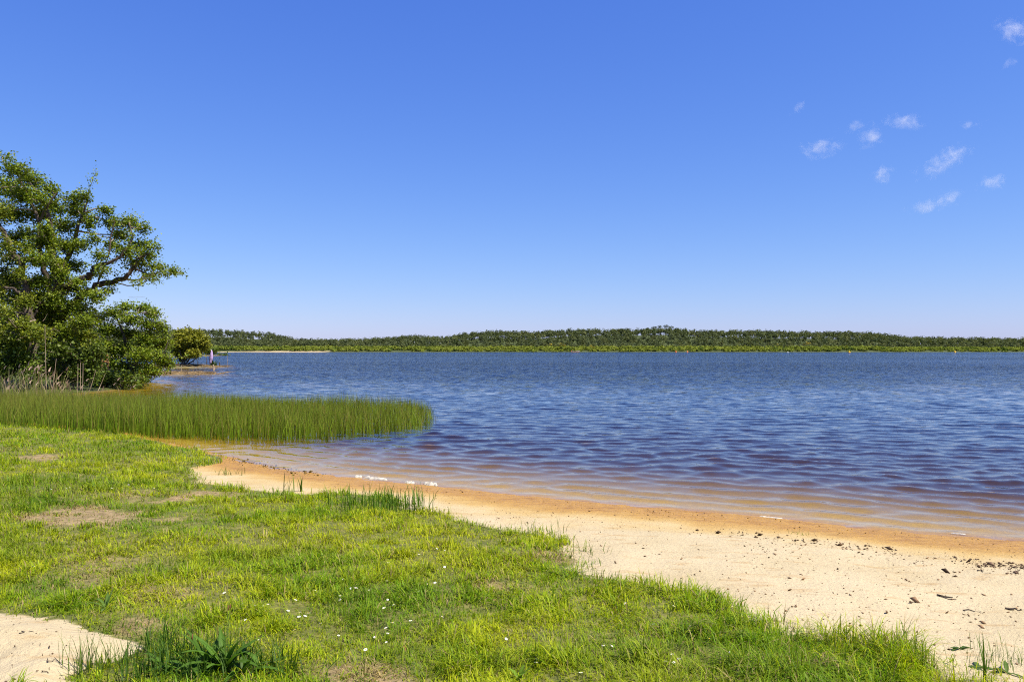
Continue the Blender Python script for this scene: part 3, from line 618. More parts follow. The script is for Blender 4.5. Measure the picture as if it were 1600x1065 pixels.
# ------------------------------------------------------------------ things on the spit and under the trees
def plain(name, c, rough=.6, spec=.3, trans=0.):
    m, nt, out = nodes(name); L = nt.links.new
    g = N(nt, 'ShaderNodeTexCoord'); n = N(nt, 'ShaderNodeTexNoise'); n.inputs['Scale'].default_value = 12; n.inputs['Detail'].default_value = 4; L(g.outputs[3], n.inputs[0])
    r = N(nt, 'ShaderNodeValToRGB'); r.color_ramp.elements[0].color = (*[v*.8 for v in c], 1); r.color_ramp.elements[1].color = (*[min(1, v*1.12) for v in c], 1)
    r.color_ramp.elements[0].position = .3; r.color_ramp.elements[1].position = .7; L(n.outputs[0], r.inputs[0])
    p = N(nt, 'ShaderNodeBsdfPrincipled'); L(r.outputs[0], p.inputs['Base Color']); p.inputs['Roughness'].default_value = rough; p.inputs['Specular IOR Level'].default_value = spec
    L(p.outputs[0], out.inputs[0]); return m
M_lav = plain('lavender_canvas', (.40, .29, .52), .8, .1); M_steel = plain('pale_pole', (.6, .58, .55), .4, .5)
M_white = plain('white_paint', (.8, .8, .8), .4); M_yel = plain('yellow_plastic', (.8, .5, .02), .4); M_org = plain('orange_plastic', (.75, .22, .05), .4)
M_petal = plain('white_petals', (.8, .8, .78), .6, .1); M_pist = plain('yellow_centre', (.75, .5, .03), .7, .1); M_stem = plain('green_stem', (.09, .15, .02), .6)
M_foam = plain('dried_foam', (.42, .39, .33), .9, .05); M_dleaf = plain('dry_leaf', (.45, .25, .12), .8, .1); M_bleaf = plain('brown_leaf', (.16, .07, .035), .8, .1)
def lathe(prof, n=12):
    a = np.arange(n)/n*2*math.pi; V = np.array([[r*math.cos(t), r*math.sin(t), z] for r, z in prof for t in a]); k = len(prof)
    i = np.arange(k*n).reshape(k, n); j = np.roll(i, -1, 1); return V, np.stack([i[:-1], j[:-1], j[1:], i[1:]], -1).reshape(-1, 4)
def box(x0, x1, y0, y1, z0, z1):
    V = np.array([[x, y, z] for z in (z0, z1) for y in (y0, y1) for x in (x0, x1)]); Fq = np.array([[0,2,3,1],[4,5,7,6],[0,1,5,4],[2,6,7,3],[0,4,6,2],[1,3,7,5]]); return V, Fq
def gz1(x, y): return float(height(np.array([x]), np.array([y]))[0])
# closed parasol
x, y = -39.3, 104.0; p = tag(empty('parasol', (x, y, gz1(x, y)-.15)), 'closed lavender pink parasol standing at the tip of the spit', 'parasol')
v, f = lathe([(0, 0), (.025, 0), (.025, 2.35), (0, 2.36)], 8); mk('pole', v, f, M_steel, smooth=True, parent=p)
prof = [(.05, .55), (.17, .5), (.2, .62), (.19, .9), (.22, 1.3), (.17, 1.75), (.09, 2.1), (.03, 2.26), (0, 2.28)]
v, f = lathe(prof, 24); a = np.arctan2(v[:, 1], v[:, 0]); rr = 1+.16*np.cos(8*a)+.05*np.cos(3*a+v[:, 2]*2); v[:, :2] *= rr[:, None]; v[:, 0] += .10*(v[:, 2]-1)*.6
mk('canopy', v, f, M_lav, smooth=True, parent=p)
v, f = lathe([(.205, 1.12), (.215, 1.15), (.205, 1.18)], 24); v[:, 0] += .01; mk('strap', v*np.array([1.1, 1.1, 1]), f, M_lav, parent=p)
# green sprig beside it
def sprig(name, label, cat, loc, n, H, W, c, seed, spread=.35, mat=None, group=None, segs=3, curve=(.35, .3), wind=None):
    """a tuft: every blade is a part"""
    r = np.random.default_rng(seed); root = tag(empty(name, loc), label, cat, group)
    for k in range(n):
        az = r.uniform(0, 6.28, 1) if wind is None else r.normal(wind, .9, 1); P = np.array([[r.normal()*spread*.3, r.normal()*spread*.3, -.01]])
        h = H*r.uniform(.55, 1.1, 1); cc = (np.array(c)*r.uniform(.7, 1.25))[None]
        v, f, C = blades(P, az, h, W*r.uniform(.7, 1.2, 1), np.abs(r.normal(curve[0], curve[1], 1))+.05, cc*.8, cc*1.05, segs)
        mk('blade', v, f, mat or M_grass, C, parent=root)
    return root
sprig('leafy_plant', 'small dark green plant right beside the closed parasol', 'plant', (-38.9, 104.0, gz1(-38.9, 104)), 26, 1.0, .16, (.05, .08, .02), 3, .6)
# driftwood stump with a broken arm
x, y = P3(334, 574, 88)[:2]; s = tag(empty('driftwood_stump', (x, y, -.12)), 'pale driftwood stump with a leaning branch standing in water by the parasol', 'driftwood')
v, f, c = tube(smoothpath([[0, 0, -.3], [0, 0, .3], [-.06, 0, .75]]), np.linspace(.13, .07, 9), 7); mk('stump', v, f, M_drift, smooth=True, parent=s)
v, f, c = tube(smoothpath([[.02, 0, .1], [.3, 0, .35], [.6, 0, .62]]), np.linspace(.06, .02, 9), 6); mk('branch', v, f, M_drift, smooth=True, parent=s)
def stake(px, py, Yd, h, lean, label, r=.045, mat=None):
    x = (px-800)/F*Yd; z = max(gz1(x, Yd), -.3)-.15; rs = np.random.default_rng(int(px*7))
    o_ = np.array([[0, 0, 0], [lean*.5+rs.normal()*.03, 0, h*.5], [lean, rs.normal()*.05, h+.1]]); v, f, c = tube(smoothpath(o_, 3), np.linspace(r, r*.65, 7), 6)
    o = mk('stake', v, f, mat or M_drift, smooth=True); o.location = (x, Yd, z); tag(o, label, 'stake', 'stakes along the spit'); return o
stake(255, 586, 73, .95, .02, 'upright pale stake nearest the shrub on the front spit')
stake(259, 586, 73, 1.0, .42, 'slanting pale stake leaning right on the front spit')
stake(281, 581, 75, .75, .12, 'short slanted stake in the middle of the front spit')
stake(302, 580, 76, .5, -.03, 'stubby stake right of the middle of the front spit')
stake(233, 588, 71, .6, .0, 'thin grey stake under the willow shrub', .03)
stake(303, 572, 105, .9, .02, 'dark left stake of the pair beyond the willow bush', .05, M_bark)
stake(309, 572, 105, .95, -.02, 'dark right stake of the pair beyond the willow bush', .05, M_bark)
stake(324, 572, 106, 1.2, -.15, 'dark crooked stake left of the closed parasol', .045, M_bark)
stake(355, 572, 106, 1.5, .05, 'tallest thin stake near the tip of the back spit', .025)
stake(343, 572, 105, .6, .0, 'brown stump of a stake right of the parasol', .1, M_bark)
def spit_litter():
    r = np.random.default_rng(71); ps = []
    for k in range(1700):
        t = r.random(); 
        if r.random() < .6: cx, cy_ = -39+11.5*t, 70+4.5*t+r.normal()*1.2
        else: cx, cy_ = -47+9*t, 101+4*t+r.normal()*1.6
        z = max(gz1(cx, cy_), 0); a = r.uniform(-.8, .8)+(3.14 if r.random() < .5 else 0); L_ = r.uniform(.3, 1.4); e = r.uniform(0, .3)
        if gz1(cx, cy_) < -.06: continue
        v, f, c = tube(np.array([[cx, cy_, z], [cx+math.cos(a)*L_*.5, cy_+math.sin(a)*L_*.5, z+e*L_*.5], [cx+math.cos(a)*L_, cy_+math.sin(a)*L_, z+e*L_*.6]]), [.022, .018, .008], 3)
        cc = np.array([.38, .27, .14])*r.uniform(.4, 1.2); ps.append((v, f, np.tile(cc, (len(v), 1))))
    V, Fs, C = join(ps); return mk('spit_litter', V, Fs, M_dry, C)
tag(spit_litter(), 'tangle of dry straw and sticks washed up on the low spit', 'litter', kind='stuff')
# timber frame among the bushes
x, y = P3(164, 580, 48.5)[:2]; w_ = tag(empty('wooden_frame', (x, y, gz1(x, y)-.1)), 'orange timber H shaped frame standing in the shade under the trees', 'frame')
zt = EYE-(553-HOR)/F*48.5-(gz1(x, y)-.1)
for dx, dz in ((-.17, 0), (.17, -.02)):
    v, f = box(dx-.045, dx+.045, -.045, .045, 0, zt+dz); mk('post', v, f, M_wood, parent=w_)
v, f = box(-.125, .125, -.035, .035, zt-.52, zt-.40); mk('rail', v, f, M_wood, parent=w_)
v, f = box(.06, .30, -.075, -.047, zt-.58, zt-.46); mk('board', v, f, M_wood, parent=w_)
# broken reed stalks that stand clear of the rushes
for k, (px, top, ln, lab) in enumerate(((122, 568, .02, 'left stalk of the trio of straight dead stalks behind the rushes'), (126, 566, .0, 'middle stalk of the trio of straight dead stalks behind the rushes'),
        (130, 567, .03, 'right stalk of the trio of straight dead stalks behind the rushes'), (150, 577, .55, 'long dead stalk leaning steeply right behind the rushes'), (165, 583, .75, 'lowest slanting dead stalk ending near the willow shade'),
        (70, 508, -.1, 'tall bent tan stem rising in front of the brambles'), (88, 560, .25, 'thick pale stem broken over in front of the brambles'))):
    Yd = 36.5; x = (px-800)/F*Yd; z0 = gz1(x, Yd)-.1; zt = EYE-(top-HOR)/F*Yd; r = .016 if k < 5 else .018
    v, f, c = tube(smoothpath([[-ln, 0, 0], [-ln*.4, 0, (zt-z0)*.55], [0, 0, zt-z0]], 3), np.linspace(r, r*.5, 7), 5)
    o = mk('dead_stalk', v, f, M_drift, smooth=True); o.location = (x, Yd, z0); tag(o, lab, 'stalk', 'dead stalks behind the rushes')
# boat and buoys far out
def boat(px, Yd, label):
    x = (px-800)/F*Yd; b = tag(empty('rowing_boat', (x, Yd, 0)), label, 'boat')
    st = [(-2.2, .55, .25), (-1.4, .75, .05), (0, .85, 0), (1.4, .7, .05), (2.4, .05, .3)]; V = []; 
    for X, hw, kz in st: V += [[X, -hw, .75+.12*abs(X)/2], [X, -hw*.7, kz-.1], [X, hw*.7, kz-.1], [X, hw, .75+.12*abs(X)/2]]
    i = np.arange(20).reshape(5, 4); Fq = np.stack([i[:-1, :-1], i[1:, :-1], i[1:, 1:], i[:-1, 1:]], -1).reshape(-1, 4); Fq = np.vstack([Fq, [[0, 1, 2, 3]]])
    mk('hull', V, Fq, M_white, parent=b); v, f = box(-.2, .1, -.7, .7, .5, .56); mk('seat', v, f, M_drift, parent=b)
    v, f = box(-2.35, -2.1, -.15, .15, .2, 1.1); mk('motor', v, f, M_org, parent=b); return b
boat(899, 590, 'small white boat far out near the middle of the far shore').scale = (1.3, 1.3, 1.3)
def buoy(px, Yd, mat, label, s=1.):
    b = tag(empty('buoy', ((px-800)/F*Yd, Yd, 0)), label, 'buoy', 'buoys near the far shore')
    v, f = lathe([(0, -.35), (.45, -.28), (.7, .1), (.68, .45), (.4, .78), (.12, .9), (0, .92)], 12); mk('float', v*s, f, mat, smooth=True, parent=b)
    v, f = lathe([(.06, .88), (.06, 1.25), (.14, 1.28), (.14, 1.45), (0, 1.48)], 8); mk('top_mark', v*s, f, mat, parent=b)
buoy(1327, 560, M_yel, 'larger yellow buoy right of centre near the far shore', 1.1); buoy(1492, 610, M_yel, 'yellow buoy farthest to the right by the far shore', 1.1)
buoy(1231, 560, M_white, 'small white buoy just before the far shore', .6); buoy(1056, 640, M_org, 'left one of two orange buoys against the far thicket'); buoy(1074, 636, M_org, 'right one of two orange buoys against the far thicket')

# ------------------------------------------------------------------ beach litter
def chips(xy, size, colr, seed):
    """small curled bark and twig scraps: bent flat slivers with thickness"""
    r = np.random.default_rng(seed); n = len(xy); z = ground(xy[:, 0], xy[:, 1]); az = r.normal(-.45, .7, n)+np.where(r.random(n) < .5, 3.14, 0); L = size; w = size*r.uniform(.12, .35, n)
    d = np.stack([np.cos(az), np.sin(az), 0*az], -1); s = np.stack([-np.sin(az), np.cos(az), 0*az], -1); B = np.stack([xy[:, 0], xy[:, 1], z+.003], -1); up = np.array([0, 0, 1.])
    h = (size*r.uniform(.1, .5, n))[:, None]
    V = np.stack([B-d*(L/2)[:, None], B+s*(w/2)[:, None]+up*h*.3, B-s*(w/2)[:, None]+up*h, B+d*(L/2)[:, None]+up*h*.6, B-s*(w/2)[:, None]*.2-up*.004], 1).reshape(-1, 3)
    b = (np.arange(n)*5)[:, None]; Ft = np.concatenate([b+np.array([q]) for q in ([0,1,2],[1,3,2],[0,2,4],[2,3,4],[0,4,1],[1,4,3])])
    return V, [Ft], np.repeat(colr, 5, 0)
def litter():
    r = np.random.default_rng(81); out = []
    x = r.uniform(-3, 7, 14000); y = r.uniform(3.5, 13.5, 14000); d = pdist(x, y, LAKE); m = grassmask(x, y)
    ok = ~inpoly(x, y, LAKE) & (m < .3) & (d > .15) & (np.abs(x) < .75*y) & (r.random(14000) < .22+.6*sst(.52, .72, fbm(x, y, .9, 82, 3)))
    xy = np.stack([x, y], -1)[ok]; c = np.array([.15, .095, .055])*r.uniform(.4, 2., (len(xy), 1)); out.append(chips(xy, r.gamma(1.8, .0075, len(xy)), c, 83))
    # wrack line of dark scraps at the right
    a, b = np.array(pg(1395, 868)), np.array(pg(1640, 893)); n = 1100; t = r.random(n)**.75; q = a+(b-a)*t[:, None]+r.normal(size=(n, 2))*np.array([.16, .20])
    q = q[r.random(n) < np.clip(.1+2.2*(fbm(q[:, 0], q[:, 1], .3, 84, 2)-.35), .05, 1)]; out.append(chips(q, r.gamma(2., .0105, len(q)), np.array([.10, .065, .045])*r.uniform(.4, 1.6, (len(q), 1)), 85))
    a, b = np.array(pg(1130, 833)), np.array(pg(1380, 862)); n = 130; q = a+(b-a)*r.random((n, 1))+r.normal(size=(n, 2))*np.array([.15, .13]); out.append(chips(q, r.gamma(2.4, .01, n), np.array([.11, .07, .04])*r.uniform(.5, 1.5, (n, 1)), 86))
    # scraps on the sandy hollow at lower left
    q = np.stack([r.uniform(-4, -1.6, 420), r.uniform(3.6, 5.5, 420)], -1); q = q[inpoly(q[:, 0], q[:, 1], SANDPIT)]; out.append(chips(q, r.gamma(1.7, .0065, len(q)), np.array([.09, .055, .035])*r.uniform(.5, 1.6, (len(q), 1)), 87))
    # dark edge of mud and roots at the left waterline
    a, b = np.array(pg(345, 714)), np.array(pg(500, 742)); n = 420; t = r.random((n, 1)); q = a+(b-a)*t+r.normal(size=(n, 2))*np.array([.12, .16]); out.append(chips(q, r.gamma(2., .011, n), np.array([.08, .06, .025])*r.uniform(.5, 1.6, (n, 1)), 88))
    V, Fs, C = join(out); return mk('beach_litter', V, Fs, M_chip, C)
tag(litter(), 'dark scraps of bark and twigs strewn over the pale sand', 'litter', kind='stuff')
def stick(px0, py0, px1, py1, label, r=.006):
    a = np.array([*pg(px0, py0), 0]); b = np.array([*pg(px1, py1), 0]); t = np.linspace(0, 1, 7)[:, None]; q = a+(b-a)*t; rs = np.random.default_rng(int(px0)); q[1:-1, :2] += rs.normal(size=(5, 2))*.02
    q[:, 2] = ground(q[:, 0], q[:, 1])+r*.8+.006*np.sin(t[:, 0]*7); o = q.mean(0); v, f, c = tube(q-o, np.linspace(r, r*.5, 7), 5)
    ob = mk('stick', v, f, M_bark, smooth=True); ob.location = o; tag(ob, label, 'stick', 'sticks on the sand')
stick(1462, 928, 1492, 936, 'thin dark stick lying on the open pale sand', .007); stick(1505, 953, 1531, 955, 'straight thin twig low on the right of the beach', .005)
stick(1568, 950, 1592, 952, 'knobbly dark twig near the right edge of the beach', .009); stick(1525, 890, 1546, 895, 'thin twig just below the dark wrack line', .005)
stick(78, 1036, 88, 1028, 'short dark twig in the sandy hollow at lower left', .0032); stick(70, 1048, 80, 1044, 'lowest dark twig in the sandy hollow', .0032); stick(33, 988, 48, 985, 'flat brown twig in the sandy hollow', .0032)
def foam(px0, px1, py, hgt, label):
    FW = .034 if hgt > .02 else .008
    a = np.array([*pg(px0, py), 0]); b = np.array([*pg(px1, py+(px1-px0)*.1), 0]); n = 16; r = np.random.default_rng(int(px0)); L_ = np.linalg.norm(b-a); d = (b-a)/L_; s = np.array([-d[1], d[0], 0])
    t = np.linspace(0, 1, n); wd_ = FW*np.sin(np.pi*t)**.5*(.6+.8*r.random(n))+.01; V = []
    for k in range(n):
        c = a+d*L_*t[k]+s*r.normal()*.012; zz = max(gz1(c[0], c[1]), 0)
        for u, hh in ((-1, -.01), (-.6, .6), (0, 1), (.6, .7), (1, -.01)): V.append([*(c+s*wd_[k]*u)[:2], zz+hgt*hh*(.6+.7*r.random())*min(1, np.sin(np.pi*t[k])*3+.15)])
    V = np.array(V); o = V.mean(0); o[2] = 0; ob = mk('foam_patch', V-o, gridf(5, n), M_foam, smooth=True); ob.location = o; tag(ob, label, 'foam', 'foam at the waterline')
foam(555, 566, 744, .03, 'small left dab of white foam at the waterline'); foam(570, 606, 746, .035, 'longest strip of white foam at the waterline'); foam(633, 648, 753, .03, 'thin dab of foam between the long strip and the round patch')
foam(662, 684, 756, .05, 'rounded thick patch of white foam on the wet sand'); foam(1186, 1222, 806, .012, 'faint thin foam line at the water edge right of centre'); foam(1484, 1508, 832, .01, 'faint foam line at the water edge near the right')

# ------------------------------------------------------------------ plants that stand out of the lawn
def loc(px, py): x, y = pg(px, py); return (x, y, gz1(x, y))
def broadleaf(L, W, bend, az, tilt, c, seed):
    """one plantain leaf: folded blade with a mid-rib and wavy edge"""
    r = np.random.default_rng(seed); t = np.linspace(0, 1, 9); wd_ = W*np.sin(np.pi*np.clip(t*.93+.05, 0, 1)**.8)**.9; wd_[0] = W*.12; wd_[-1] = .001
    ang = tilt-bend*t; ds = L/8; X = np.concatenate([[0], np.cumsum(np.cos(ang[1:])*ds)]); Z = np.concatenate([[0], np.cumsum(np.sin(ang[1:])*ds)])
    V = []
    for k in range(9):
        for u in (-1, -.5, 0, .5, 1): V.append([X[k]-abs(u)*.0, wd_[k]/2*u, Z[k]+abs(u)*wd_[k]*.18+r.normal()*.0015*(abs(u) > .6)+(.0012 if abs(u) == .5 else 0)])
    V = np.array(V); R2 = np.array([[math.cos(az), -math.sin(az), 0], [math.sin(az), math.cos(az), 0], [0, 0, 1]]); V = V@R2.T
    C = np.tile(np.array(c)*r.uniform(.8, 1.2), (45, 1)); C[2::5] *= 1.25; return V, gridf(5, 9), C
def plantain(px, py, n, L, W, label, seed, c=(.075, .15, .018), tilt=(1.0, .3), spikes=0):
    r = np.random.default_rng(seed); root = tag(empty('plantain_plant', loc(px, py)), label, 'plant', 'broad leaved plants in the grass')
    for k in range(n):
        v, f, C = broadleaf(L*r.uniform(.6, 1.1), W*r.uniform(.7, 1.15), r.uniform(.5, 1.5), k*6.28/n+r.normal()*.35, r.normal(*tilt), c, seed*31+k); mk('leaf', v, f, M_grass, C, smooth=True, parent=root)
    for k in range(spikes):
        a = r.uniform(0, 6.28); h = L*r.uniform(.8, 1.2); v, f, cc = tube(smoothpath([[0, 0, 0], [math.cos(a)*.03, math.sin(a)*.03, h*.6], [math.cos(a)*.06, math.sin(a)*.06, h]], 3), [.0015]*6+[.001], 4); st = mk('stalk', v, f, M_stem, parent=root)
        v, f = lathe([(0, 0), (.004, .004), (.0045, .02), (.002, .035), (0, .036)], 6); hd = mk('seed_head', v+np.array([math.cos(a)*.06, math.sin(a)*.06, h-.005]), f, M_bleaf, parent=st)
plantain(352, 1050, 16, .32, .045, 'largest broad leaved plantain at the bottom left beside the sandy hollow', 1, tilt=(1.15, .25), spikes=2)
plantain(300, 1052, 13, .27, .038, 'dark green plantain just right of the sandy hollow', 2, tilt=(1.05, .3), spikes=1)
plantain(326, 1046, 12, .28, .036, 'plantain squeezed between the two biggest ones at bottom left', 31, (.06, .12, .015), tilt=(1.2, .25))  # darker leaf colour carries the shade of this clump
plantain(382, 1054, 12, .27, .034, 'plantain overlapping the right side of the largest one', 32, (.06, .12, .015), tilt=(1.1, .3))  # shade of the clump put into the leaf colour here too
plantain(262, 1045, 8, .22, .03, 'narrow leaved plantain touching the edge of the sandy hollow', 3)
plantain(410, 1048, 9, .22, .032, 'plantain with arching leaves right of the large bottom left one', 4, tilt=(.8, .3))
plantain(168, 952, 9, .20, .026, 'plantain at the upper rim of the sandy hollow', 5, (.10, .17, .03))
plantain(810, 1063, 7, .14, .03, 'bright green plant at the bottom edge left of centre', 6, (.13, .22, .02), tilt=(1.1, .2))
plantain(1525, 1040, 8, .15, .035, 'sprawling broad leaved plant on the sand at bottom right', 7, (.08, .13, .03), tilt=(.35, .2))
plantain(1570, 1050, 8, .16, .032, 'broad leaved plant at the bottom right corner', 8, (.08, .13, .03), tilt=(.45, .25))
plantain(1497, 1012, 5, .10, .035, 'small flat rosette on sand left of the right corner tussock', 9, (.08, .13, .03), tilt=(.3, .15))
sprig('grass_tuft', 'wispy tuft of tall grass on the sandy hollow at lower left', 'grass tuft', loc(130, 1052), 46, .30, .0045, (.10, .17, .02), 11, .22, curve=(.25, .25))
sprig('grass_tuft', 'thin grass tuft at the right of the sandy hollow', 'grass tuft', loc(165, 1047), 40, .22, .0042, (.10, .17, .02), 12, .28, curve=(.35, .3))
sprig('grass_tuft', 'grass tuft between the wispy one and the plantains', 'grass tuft', loc(205, 1035), 46, .20, .0045, (.09, .16, .02), 13, .30, curve=(.4, .3))
for k, (px, py, lab) in enumerate(((225, 1062, 'dark tuft at the lower rim of the sandy hollow'), (285, 1035, 'dark tuft behind the plantain by the sandy hollow'), (330, 1040, 'dark tuft left behind the largest plantain'),
        (380, 1036, 'dark tuft right behind the largest plantain'), (430, 1058, 'dark tuft at the right end of the plantain row'), (250, 1018, 'dark tuft highest up beside the sandy hollow'), (315, 1062, 'dark tuft lowest between two plantains'))):
    sprig('grass_tuft', lab, 'grass tuft', loc(px, py), 64, .23, .007, (.055, .115, .012), 40+k, .3, curve=(.45, .3))  # blade green darkened to paint in the shade over the plantain clump
sprig('grass_tuft', 'tall green tussock at the head of the beach', 'grass tuft', loc(612, 795), 150, .36, .012, (.09, .17, .015), 14, 1.1, curve=(.3, .25))
sprig('grass_tuft', 'green tussock beside the taller one at the head of the beach', 'grass tuft', loc(580, 792), 110, .28, .012, (.10, .18, .015), 15, 1.1, curve=(.3, .25))
sprig('iris_shoot', 'left sprig of sword leaves against the orange sand', 'shoot', loc(449, 768), 5, .34, .022, (.10, .17, .02), 16, .12, curve=(.25, .12), wind=0.2)
sprig('iris_shoot', 'right sprig of sword leaves against the orange sand', 'shoot', loc(470, 767), 7, .30, .022, (.12, .19, .025), 17, .12, curve=(.2, .15))
sprig('grass_tuft', 'loose green tuft at the right corner of the beach', 'grass tuft', loc(1565, 1032), 80, .17, .0035, (.10, .17, .02), 18, .42, curve=(.5, .35))
sprig('grass_tuft', 'dense tuft at the end of the lawn on the right', 'grass tuft', loc(1385, 1035), 130, .20, .004, (.09, .17, .02), 19, .5, curve=(.3, .25))
sprig('grass_tuft', 'dense tuft along the lawn edge left of the right end', 'grass tuft', loc(1330, 1030), 110, .18, .004, (.10, .18, .02), 20, .5, curve=(.3, .25))
sprig('grass_tuft', 'upright tuft where the lawn meets the beach in mid picture', 'grass tuft', loc(840, 838), 60, .20, .007, (.10, .17, .02), 21, .6, curve=(.4, .3))
sprig('grass_tuft', 'sparse tuft pushing out onto the pale sand in mid picture', 'grass tuft', loc(900, 866), 40, .16, .006, (.11, .17, .02), 22, .6, curve=(.6, .3))
sprig('grass_blade_clump', 'lone tall blade with short leaves on sand at bottom right', 'grass tuft', loc(1535, 1062), 4, .34, .011, (.10, .17, .025), 23, .06, curve=(.22, .1))
sprig('grass_tuft', 'tiny green tuft alone on the orange wet sand', 'grass tuft', loc(1248, 834), 14, .07, .006, (.16, .22, .02), 24, .2, curve=(.7, .3))
sprig('grass_tuft', 'small tuft on the sand by the left inlet', 'grass tuft', loc(353, 741), 24, .16, .012, (.10, .15, .02), 25, .4, curve=(.6, .3))
# daisies
def daisy_mesh():
    V = []; Fq = []; mi = []; n = 12
    for k in range(n):
        a = k*2*math.pi/n; w = .16
        for r_, da, z in ((.28, -.14, 0), (.28, .14, 0), (.85, .17, .05), (1, 0, .02), (.85, -.17, .05)): V.append([r_*math.cos(a+da), r_*math.sin(a+da), z])
        b = 5*k; Fq.append([b, b+1, b+2, b+3, b+4]); mi.append(0)
    me = [np.array(Fq)]; v, f = lathe([(.34, -.02), (.3, .1), (.15, .17), (0.01, .18)], 8); f = f+len(V); V = np.vstack([V, v]); mi += [1]*len(f)
    v, f2, c = tube(np.array([[0, 0, -2.6], [.1, 0, -1.2], [0, 0, -.02]]), [.06]*3, 4); f2 = f2[0]+len(V); V = np.vstack([V, v]); mi += [2]*len(f2)
    return V*.0125, [me[0], f, f2], mi
v, f, mi = daisy_mesh(); d0 = mk('daisy', v, f, [M_petal, M_pist, M_stem], matidx=mi)
r = np.random.default_rng(91); spots = [(593,901),(605,906),(668,913),(680,912),(650,922),(655,924),(532,936),(535,952),(478,965),(519,970),(572,1016),(530,993),(642,970),(838,1036),(839,1030),(855,1022),(800,1050),(728,1055),(791,1000),(907,1052),
    (976,942),(1052,948),(1107,1000),(1140,1024),(1095,1052),(1060,1030),(55,885),(51,891),(160,756),(178,741),(202,755),(118,763),(110,760),(268,752),(434,968),(400,946),(420,945),(352,927),(480,977),(502,972),(381,942),(404,1000),(683,856),(655,865),(662,878),(1020,975),(1158,985),(1165,1040)]
for k in range(46):
    c = [(600,975,90,35),(150,755,90,18),(430,960,60,25),(560,925,60,25),(1000,1020,120,35),(640,880,60,20)][k % 6]; spots.append((c[0]+r.normal()*c[2]*.6, c[1]+r.normal()*c[3]*.6))
k0 = 0
for px, py in spots:
    if py > 1062: continue
    x, y = pg(px, py+6); z = gz1(x, y)
    if grassmask(np.array([x]), np.array([y]))[0] < .4: continue
    o = d0 if k0 == 0 else d0.copy()
    if k0: col.objects.link(o)
    k0 += 1; s = r.uniform(.75, 1.15); o.scale = (s, s, s); o.location = (x, y, z+r.uniform(.032, .052)*max(.9, s)); o.rotation_euler = (r.normal()*.25+.15, r.normal()*.25, r.uniform(0, 6.28))
    tag(o, 'small white daisy with yellow centre in the lawn', 'daisy', 'daisies scattered over the lawn')
def dryleaf(px, py, L, mat, label, seed, rz):
    v, f, C = broadleaf(L, L*.42, .9, rz, .35, (.4, .25, .1), seed); o = mk('fallen_leaf', v, f, mat, smooth=True); x, y, z = loc(px, py); o.location = (x, y, z+.035); tag(o, label, 'leaf', 'dry leaves lying on the lawn')
dryleaf(706, 1028, .06, M_dleaf, 'curled tan dead leaf on the lawn near the bottom', 1, 2.9); dryleaf(772, 944, .05, M_dleaf, 'rounded tan dead leaf on the lawn higher up', 2, 1.5); dryleaf(630, 1016, .06, M_bleaf, 'dark brown dead leaf upright in the lawn', 3, -1.1)

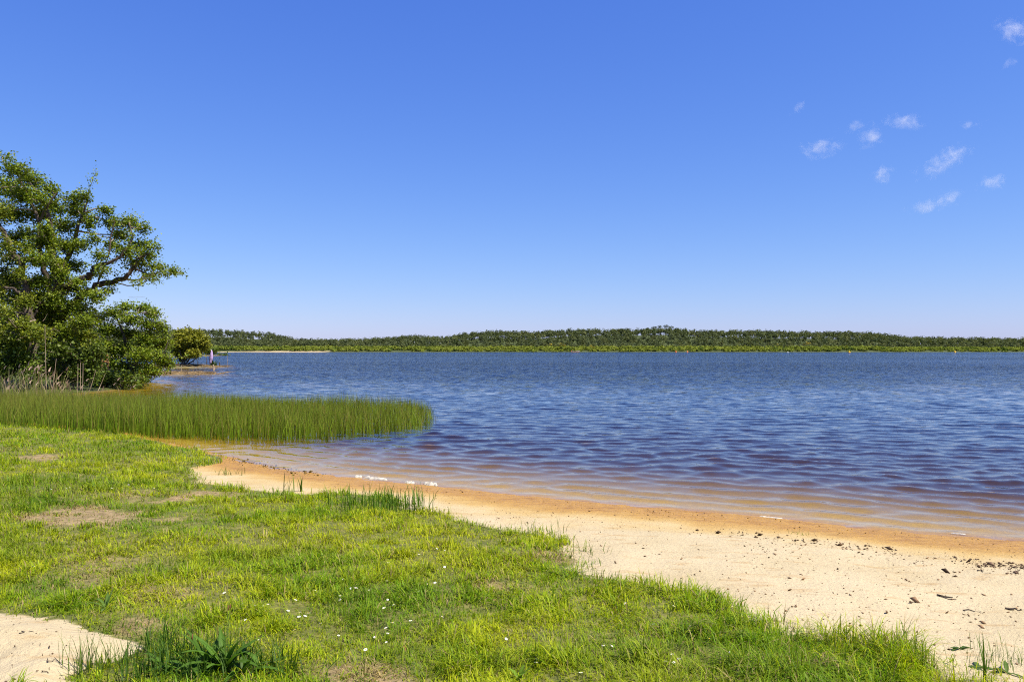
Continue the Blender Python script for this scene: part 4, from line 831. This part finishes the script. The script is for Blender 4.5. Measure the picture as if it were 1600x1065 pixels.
# ------------------------------------------------------------------ small clouds
def cloud_material():
    m, nt, out = nodes('thin_cloud'); L = nt.links.new
    tc = N(nt, 'ShaderNodeTexCoord'); ln = N(nt, 'ShaderNodeVectorMath', operation='LENGTH'); L(tc.outputs[3], ln.inputs[0])
    oi = N(nt, 'ShaderNodeObjectInfo'); ad = N(nt, 'ShaderNodeVectorMath', operation='ADD'); sc_ = N(nt, 'ShaderNodeVectorMath', operation='SCALE'); sc_.inputs[3].default_value = .012
    g = N(nt, 'ShaderNodeNewGeometry'); L(g.outputs[0], sc_.inputs[0])
    n = N(nt, 'ShaderNodeTexNoise'); n.inputs['Scale'].default_value = 1.7; n.inputs['Detail'].default_value = 7; n.inputs['Roughness'].default_value = .6; n.inputs['Distortion'].default_value = .6; L(sc_.outputs[0], n.inputs[0])
    fl = N(nt, 'ShaderNodeMapRange', interpolation_type='SMOOTHSTEP'); fl.inputs[1].default_value = .05; fl.inputs[2].default_value = 1.0; fl.inputs[3].default_value = 0; fl.inputs[4].default_value = -.36; L(ln.outputs[1], fl.inputs[0])
    s = N(nt, 'ShaderNodeMath', operation='ADD'); L(n.outputs[0], s.inputs[0]); L(fl.outputs[0], s.inputs[1])
    d = N(nt, 'ShaderNodeMapRange', interpolation_type='SMOOTHSTEP'); d.inputs[1].default_value = .35; d.inputs[2].default_value = .75; d.inputs[3].default_value = 0; d.inputs[4].default_value = .0105; L(s.outputs[0], d.inputs[0])
    p = N(nt, 'ShaderNodeVolumePrincipled'); p.inputs['Color'].default_value = (.97, .95, .95, 1); p.inputs['Anisotropy'].default_value = .2; L(d.outputs[0], p.inputs['Density']); L(p.outputs[0], out.inputs[1]); return m
M_cloud = cloud_material()
import bmesh
bm = bmesh.new(); bmesh.ops.create_icosphere(bm, subdivisions=3, radius=1.0); cme = bpy.data.meshes.new('cloud'); bm.to_mesh(cme); bm.free(); cme.materials.append(M_cloud)
CY = 4000.0
for px, py, rx, ry, rot, lab in ((1284,232,34,17,.12,'leftmost bright ragged cloud of the right hand group'),(1362,212,22,18,.2,'ragged cloud just below the flat upper one'),(1413,190,36,14,-.12,'flat bright cloud at the top of the group'),(1336,198,13,10,.3,'faint wisp left of the flat upper cloud'),
        (1250,168,16,8,.7,'thin slanting wisp farthest to the left'),(1478,252,44,19,.5,'bright cloud streaming up to the right'),(1380,273,18,16,.4,'faint tuft below the middle of the group'),(1522,194,18,9,.2,'tiny cloud at upper right of the group'),
        (1465,316,48,14,.28,'lowest pinkish streak of cloud'),(1549,285,28,12,.3,'pinkish wisp low near the right edge'),(1590,48,32,18,-.3,'torn cloud in the top right corner'),(1580,97,16,9,.1,'faint wisp under the corner cloud')):
    o = bpy.data.objects.new('cloud', cme); col.objects.link(o); o.location = P3(px, py, CY); o.scale = (rx*CY/F*1.9, ry*CY/F*2.0, ry*CY/F*1.9); o.rotation_euler = (0, -rot, 0)
    tag(o, lab, 'cloud', 'small clouds at the right')
